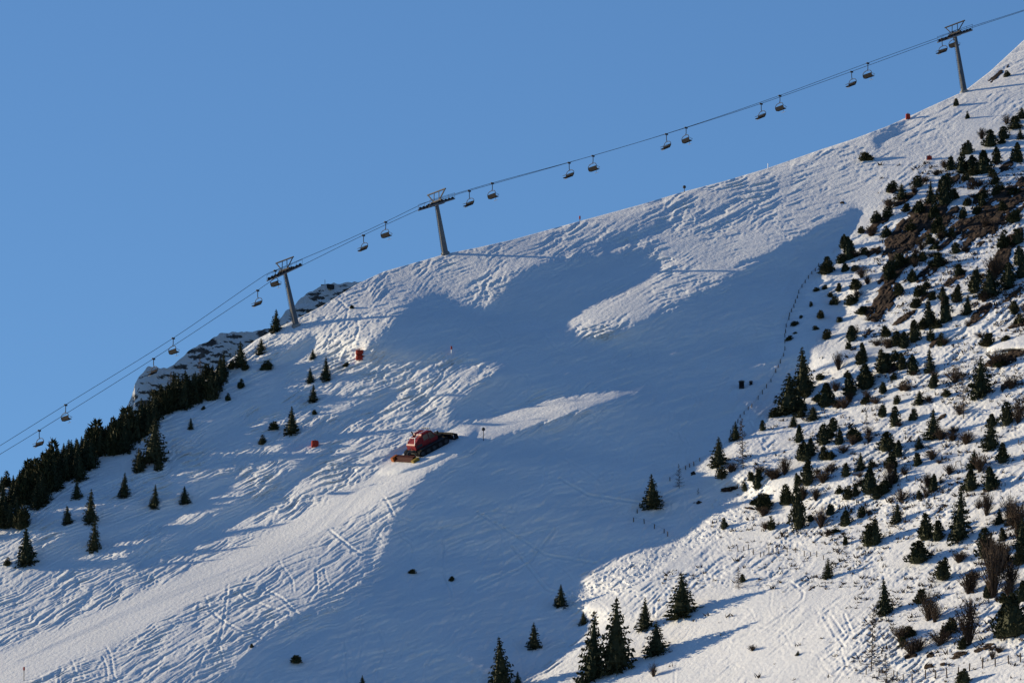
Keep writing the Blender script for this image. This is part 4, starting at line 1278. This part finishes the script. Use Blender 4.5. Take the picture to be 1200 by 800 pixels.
batch(960, 130, 4, [(700,202,66,60,'S'),(800,167,82,60,'S'),(865,132,62,50,'S'),(920,82,54,70,'S'),(950,34,52,50,'S'),(945,132,52,32,'S'),(925,237,92,56,'S'),(615,277,68,40,'S'),(670,292,92,70,'S'),(720,292,87,60,'S'),(775,292,112,70,'S'),(835,247,82,42,'S'),
 (815,307,36,40,'P'),(830,342,42,40,'P'),(855,372,40,40,'P'),(715,362,46,50,'B'),(770,412,42,50,'P'),(685,327,36,40,'P'),(460,357,56,50,'S'),(385,412,72,60,'S'),(330,462,52,60,'B'),(550,302,32,50,'B'),(520,432,102,46,'S'),(585,442,142,70,'S'),(600,352,64,44,'S'),
 (635,412,52,44,'P'),(470,477,54,62,'P'),(700,442,40,40,'P'),(675,502,54,44,'P'),(265,522,54,46,'P'),(200,572,34,40,'P'),(310,592,54,42,'P'),(120,642,68,40,'S'),(140,697,112,62,'S'),(105,712,44,44,'P'),(40,762,82,60,'S'),(215,672,34,46,'P'),(275,672,46,50,'B'),(120,752,34,34,'P'),(200,782,64,60,'B'),
 (640,667,54,42,'S'),(625,592,44,36,'P'),(580,592,54,50,'P'),(555,732,72,66,'S'),(490,702,44,42,'P'),(440,712,34,46,'P'),(380,732,64,60,'P'),(440,802,54,50,'P'),(655,772,54,46,'P'),(520,622,46,44,'P'),(740,802,74,54,'S'),(820,792,122,90,'B'),(890,802,94,80,'S'),(940,722,94,62,'S'),(870,642,84,62,'P'),(930,622,70,60,'P'),
 (320,500,50,44,'P'),(430,560,50,60,'P'),(540,500,80,50,'P'),(860,470,50,40,'P'),(780,545,50,60,'B'),(480,650,70,60,'B'),(920,520,60,60,'P'),(340,440,30,60,'B'),(410,470,40,40,'P'),(745,480,40,40,'P'),(560,570,80,50,'P')])
batch(840, 300, 4.444, [(575,82,64,60,'S'),(670,77,44,40,'P'),(720,77,32,42,'P'),(515,182,22,32,'P'),(490,262,28,18,'P'),(540,322,42,42,'P'),(405,362,26,40,'P'),(515,382,22,30,'P'),(380,437,26,32,'P'),(715,172,54,62,'P'),(635,182,44,32,'P'),(610,252,44,46,'P'),(595,212,30,26,'P'),
 (700,252,54,70,'P'),(760,302,44,62,'P'),(565,172,26,26,'P'),(570,432,54,42,'P'),(640,342,28,30,'P'),(700,442,84,52,'S'),(690,482,40,34,'P'),(755,562,114,48,'S'),(635,592,104,54,'B'),(690,722,114,76,'S'),(770,692,134,90,'S'),(570,782,124,90,'S'),(540,642,34,60,'P'),(470,732,44,40,'P'),(620,702,60,60,'B'),(630,782,34,50,'P'),(770,767,34,50,'P'),(440,806,66,56,'S'),
 (440,322,18,18,'P'),(410,402,12,26,'P'),(730,220,60,60,'B')])
batch(730, 480, 4, [(352,396,34,20,'L'),(655,97,52,26,'S'),(465,320,48,52,'P'),(720,32,44,52,'P'),(800,77,54,42,'S'),(890,47,64,60,'S'),(835,32,44,62,'S'),(825,152,82,42,'S'),(850,236,92,66,'S'),(880,217,88,46,'S'),(940,162,97,60,'S'),(985,102,68,46,'S'),(1015,162,72,42,'S'),(940,232,64,42,'S'),(978,232,44,30,'P'),
 (575,377,54,32,'S'),(635,367,92,52,'S'),(640,300,50,60,'B'),(760,302,92,62,'B'),(720,320,60,90,'B'),(865,352,122,62,'S'),(815,357,64,36,'S'),(760,442,92,62,'P'),(670,467,74,76,'P'),(620,442,28,38,'P'),(475,557,54,38,'S'),(695,562,64,46,'P'),(825,557,200,62,'S'),(845,422,84,50,'B'),(905,422,64,52,'B'),(930,552,114,70,'B'),(970,492,58,40,'S'),(880,522,34,44,'P'),
 (1045,312,64,42,'S'),(960,292,40,50,'B'),(1060,417,64,52,'P'),(1015,392,40,44,'P'),(1045,542,74,52,'S'),(1000,572,24,42,'P'),(1045,632,38,22,'S'),(560,806,40,30,'S'),(510,290,50,60,'B'),(690,310,40,70,'B'),(940,340,60,90,'B')])

sh = random.Random(99)
spots = [(e[0], e[1]) for e in VEG if e[0] > 860]
for k in range(120):
    u, v = sh.choice(spots)
    u += sh.uniform(-16, 16); v += sh.uniform(-10, 10)
    if u > 1206 or v > 798 or (v > 690 and u < 1010):
        continue
    edge = float(np.interp(v, RIGHT_EDGE_V, RIGHT_EDGE_U))
    if u < edge + 12:
        continue
    if u + v * 0.3 > 1290 and sh.random() < .6:
        plant(u, v, sh.uniform(14, 34), sh.uniform(14, 26), 'B')
    else:
        plant(u, v, sh.uniform(6, 15), sh.uniform(8, 17), 'B' if sh.random() < .65 else 'P')
ORD = ['zeroth', 'first', 'second', 'third', 'fourth', 'fifth', 'sixth', 'seventh', 'eighth', 'ninth', 'tenth', 'eleventh', 'twelfth', 'thirteenth', 'fourteenth', 'fifteenth', 'sixteenth', 'seventeenth', 'eighteenth', 'nineteenth', 'twentieth']
ORD += ['twenty' + o for o in ORD[1:10]] + ['thirtieth'] + ['thirty' + o for o in ORD[1:10]] + ['fortieth'] + ['forty-' + o for o in ORD[1:10]] + ['fiftieth'] + ['fifty-' + o for o in ORD[1:10]] + ['sixtieth'] + ['sixty-' + o for o in ORD[1:10]]
ROWS = [(205, 'level with the small red block'), (240, 'above the rock bands'), (275, 'beside the rock bands'), (312, 'level with middle pylon foot'), (342, 'level with the far ridge top'), (372, 'level with the lowest pylon foot'), (400, 'just above the tiered red block'),
        (428, 'level with the tiered red block'), (455, 'level with the dark boxes'), (490, 'at the curving fence end'), (520, 'level with the groomer'), (550, 'just below groomer level'), (585, 'level with the lone shaded spruce'), (620, 'just above the low fence row'), (665, 'level with the low fence row'), (710, 'below the low fence row'), (2000, 'near the bottom fence')]
KIND = {'S': 'dark conifer', 'P': 'low dark pine', 'B': 'leafless shrub', 'L': 'bare larch'}
zones = {}
for e in VEG:
    u, v, h, w, ty, o = e
    if u < 275 and v > 430:
        z = 'in the left tree belt, ' + ('lowest stretch' if u < 55 else 'lower half' if u < 115 else 'upper half' if u < 180 else 'top end'); g = 'conifers of the left tree belt'
    elif u < 600:
        z = 'on the open slope left of the groomer'; g = 'small conifers left of the groomer'
    else:
        z = 'on bushy slope ' + next(r[1] for r in ROWS if v < r[0]); g = 'bushes and conifers on the right slope'
    zones.setdefault((z, ty), []).append(e); o['group'] = g
for (z, ty), es in zones.items():
    es.sort(key=lambda e: e[0])
    for i, e in enumerate(es):
        e[5]['label'] = '%s %s, %s from left' % (KIND[ty], z, ORD[i + 1]) if len(es) > 1 else 'only %s %s' % (KIND[ty], z)
print('VEG', len(VEG), 'longest label', max(len(e[5]['label'].split()) for e in VEG))

# ------------------------------------------------------------------ rocks breaking through the snow
def outcrop(cu, cv, a, b, ang, label, seed, thr=0.0, hgt=9.0, step=1.6):
    """a brown outcrop: ground patch pushed proud of the snow where the rock is high"""
    ca, sa = math.cos(math.radians(ang)), math.sin(math.radians(ang))
    big = a > 10
    a *= 1.55 if big else 1.3; b *= 1.5 if big else 1.3
    S = np.arange(-a * 1.15, a * 1.15 + .1, step); T = np.arange(-b * 1.15, b * 1.15 + .1, step)
    SS, TT = np.meshgrid(S, T)
    U = cu + SS * ca + TT * sa; V = cv - SS * sa + TT * ca
    e = np.sqrt((SS / a) ** 2 + (TT / b) ** 2)
    nz = fbm(SS / 11, TT / 5, seed, 4, 0.6)
    lift = hgt * (0.75 * (1 - e) + 0.75 * nz - thr + 0.08 - 4.0 * np.clip(e - 0.8, 0, 1))
    lift = np.where(lift > 0, hgt * 0.55 * np.tanh(lift / hgt * 1.6), np.maximum(lift * 1.5, -6))
    sh = np.abs(fbm(SS / 6, TT / 3, seed + 9, 3, .6)) * 2.5 * (lift > 0)
    P = points(U, V, surface(U, V) - lift - sh)
    o = grid_object('rock_outcrop', P, ROCK, smooth=False)
    tag(o, label, 'rock', 'brown rock outcrops on the right slope')
    return o
outcrop(1073, 266, 36, 13, 40, 'large dark brown rock band in the upper bushy slope, left one', 201)
outcrop(1058, 288, 16, 8, 48, 'lower tail of the left brown rock band', 202)
outcrop(1172, 246, 44, 14, 38, 'large dark brown rock band at the right edge of the upper slope', 203)
outcrop(1138, 262, 26, 9, 34, 'ragged brown rock between the two large rock bands', 204, 0.1)
outcrop(1106, 258, 16, 6, 40, 'reddish brown rock strip under the spruces left of centre', 205)
outcrop(1035, 352, 21, 10, 52, 'steep brown rock face left of the spruce clump in mid slope', 206)
outcrop(1048, 318, 18, 6, 45, 'narrow brown rock rib above the steep rock face', 207)
outcrop(1088, 318, 13, 4.5, 40, 'small brown rock under a spruce right of the rock rib', 208)
outcrop(1183, 287, 16, 6, 50, 'brown rock near the right edge below the big rock band', 209)
outcrop(1168, 312, 16, 7, 45, 'brown rock half hidden by shrubs at the right', 210)
outcrop(1178, 420, 17, 6, 20, 'brown earth bank under the snow ledge at the right edge', 211)
outcrop(1190, 382, 16, 2.2, 22, 'thin brown rock strip above the snow ledge', 212)
outcrop(1166, 90, 9.5, 3.0, 40, 'brown rocks at the skyline in the top right corner', 213, 0, 5)
outcrop(1181, 76, 6, 2.2, 45, 'smaller brown rock at the skyline above the other rocks', 214, 0, 5)
outcrop(988, 237.5, 4, 1.6, 10, 'small dark rock on the crest where the piste begins', 215, 0, 5, 1.0)
outcrop(814, 554.5, 5.5, 3, 20, 'small dark rock at the shade edge left of the bare larch', 216, 0, 5, 1.0)
outcrop(854, 572.5, 8.5, 2.8, 6, 'flat dark rock at the shade edge below the bare larch', 217, 0, 5, 1.0)
outcrop(818, 588.5, 5, 2.2, 5, 'small flat rock lying in the shade below the fence', 218, 0, 5, 1.0)
outcrop(891, 541, 7.5, 2.6, 20, 'dark rock on lit snow right of the bare larch', 219, 0, 5, 1.0)
outcrop(880, 595.5, 6.5, 1.8, -8, 'thin dark rock above the avalanche debris', 220, 0, 5, 1.0)
for i, (x, y, w, h) in enumerate([(380,660,34,12),(490,655,18,10),(490,712,30,12),(630,655,40,14),(800,612,34,16),(740,628,20,10),(670,700,16,8),(555,700,12,7),(690,545,20,10)]):
    outcrop(980 + x / 4.445, 620 + y / 4.445, w / 4.445, h / 4.445, 15, 'small dark rock above the bottom fence, %s of nine from the left' % ORD[sorted([380,490,491,630,800,740,670,555,690]).index(x if i != 2 else 491) + 1], 230 + i, 0, 5, 1.0)
for i, (u, v, a, b, an, lb) in enumerate([(1105, 595, 9, 2, 42, 'thin dark rock streak left of the very tall slim spruce'), (1104, 488, 6, 2, 35, 'dark rock streak beside the brownish bare larch'), (953, 688, 6, 1.6, 30, 'thin dark rock strip in the shadow of the long-shadow spruce'), (1108, 352, 6, 2, 35, 'dark rock under the clump in mid slope')]):
    outcrop(u, v, a, b, an, lb, 250 + i, 0, 5, 1.0)

erd = random.Random(31)
patches = [(1062,232),(1090,236),(1112,214),(1145,206),(1178,196),(1150,228),(1030,262),(1020,296),(1066,306),(1110,284),(1142,290),(1160,330),(1120,326),(1084,348),(1060,372),(1020,392),(1186,346),(1150,366),(1094,402),(1048,430),(1180,452),(1010,440)]
patches.sort()
for i, (pu, pv) in enumerate(patches):
    outcrop(pu, pv, erd.uniform(6, 13), erd.uniform(2.2, 4.5), erd.uniform(32, 46), 'small bare brown earth streak on the upper bushy slope, %s from left' % ORD[i + 1], 400 + i, 0.05, 5, 1.2)

# snow ledge at the right edge: a wind-built drift over the earth bank
def ledge():
    S = np.linspace(-1, 1.4, 60); T = np.linspace(-1, 1, 26)
    SS, TT = np.meshgrid(S, T)
    U = 1182 + SS * 26; V = 406 - SS * 5 + TT * (7 + 3 * SS) - 3 * np.cos(SS * 1.4)
    prof = np.clip(1 - (TT * 0.98) ** 2, 0, 1) ** 0.5 * np.clip(1 - np.clip(-SS, 0, 1) ** 2, 0, 1) ** 0.6
    Dd = macro(U, V) - 20 * prof + 4 - 10 * np.clip(TT, 0, 1) * prof + 0.8 * fbm(U / 6, V / 4, 5, 2)
    return structure(grid_object('snow_drift', points(U, V, Dd), SNOW))
ledge()

# avalanche debris: lumps of snow nobody could count
def debris():
    rnd = random.Random(8)
    mb = MB()
    ico = bmesh.new(); bmesh.ops.create_icosphere(ico, subdivisions=1, radius=1.0)
    iv = [v.co.copy() for v in ico.verts]; iff = [tuple(v.index for v in f.verts) for f in ico.faces]; ico.free()
    us = [p[0] for p in DEBRIS]; vs = [p[1] for p in DEBRIS]
    n = 0
    while n < 900:
        u = rnd.uniform(min(us), max(us)); v = rnd.uniform(min(vs), max(vs))
        if not inside(DEBRIS, np.array([u]), np.array([v]))[0]:
            continue
        n += 1
        p = ground(u, v) - Vector((0, 0, .05)); s = 0.08 + 0.26 * rnd.random() ** 3
        sc = Vector((rnd.uniform(.7, 1.3), rnd.uniform(.7, 1.3), rnd.uniform(.4, .8))) * s
        mb.add([p + Vector((c.x * sc.x, c.y * sc.y, c.z * sc.z)) * rnd.uniform(.75, 1.2) for c in iv], iff)
    o = mb.build('avalanche_debris', SNOW, None, True)
    o['kind'] = 'stuff'; o['label'] = 'broken lumps of avalanche snow strewn along the lit slope foot'
debris()

# dry stalks and heather tips sticking out of the thin snow of the bushy slope: a scatter nobody could count
def stalks():
    rnd = random.Random(15)
    mb = MB()
    n = 0
    while n < 3600:
        v = rnd.uniform(190, 800); edge = float(np.interp(v, RIGHT_EDGE_V, RIGHT_EDGE_U)); u = edge + 15 + (1215 - edge) * rnd.random() ** 0.75
        dens = float(0.5 + 0.75 * vnoise(np.array([u / 34.0]), np.array([v / 26.0]), 300)[0])
        if v > 690 and u < 1000:
            dens *= 0.1
        if rnd.random() > max(0.02, dens) * (0.35 + 0.65 * min(1, max(0, (u - edge) / 160))):
            continue
        n += 1
        p = ground(u, v); s = 0.35 + 1.1 * rnd.random() ** 1.6
        for _ in range(7):
            d = Vector((rnd.uniform(-1, 1), rnd.uniform(-1, 1), rnd.uniform(.2, 1.3)))
            c = p + Vector((rnd.uniform(-.5, .5), rnd.uniform(-.3, .3), .05)) * s
            tri_leaf(mb, c, d, Vector((rnd.uniform(-1, 1), 1, .3)), s * rnd.uniform(.5, 1.0), s * rnd.uniform(.06, .2))
    o = mb.build('dry_heather', TWIGS)
    o['kind'] = 'stuff'; o['label'] = 'dry brown heather tips poking through snow on the bushy slope'
stalks()
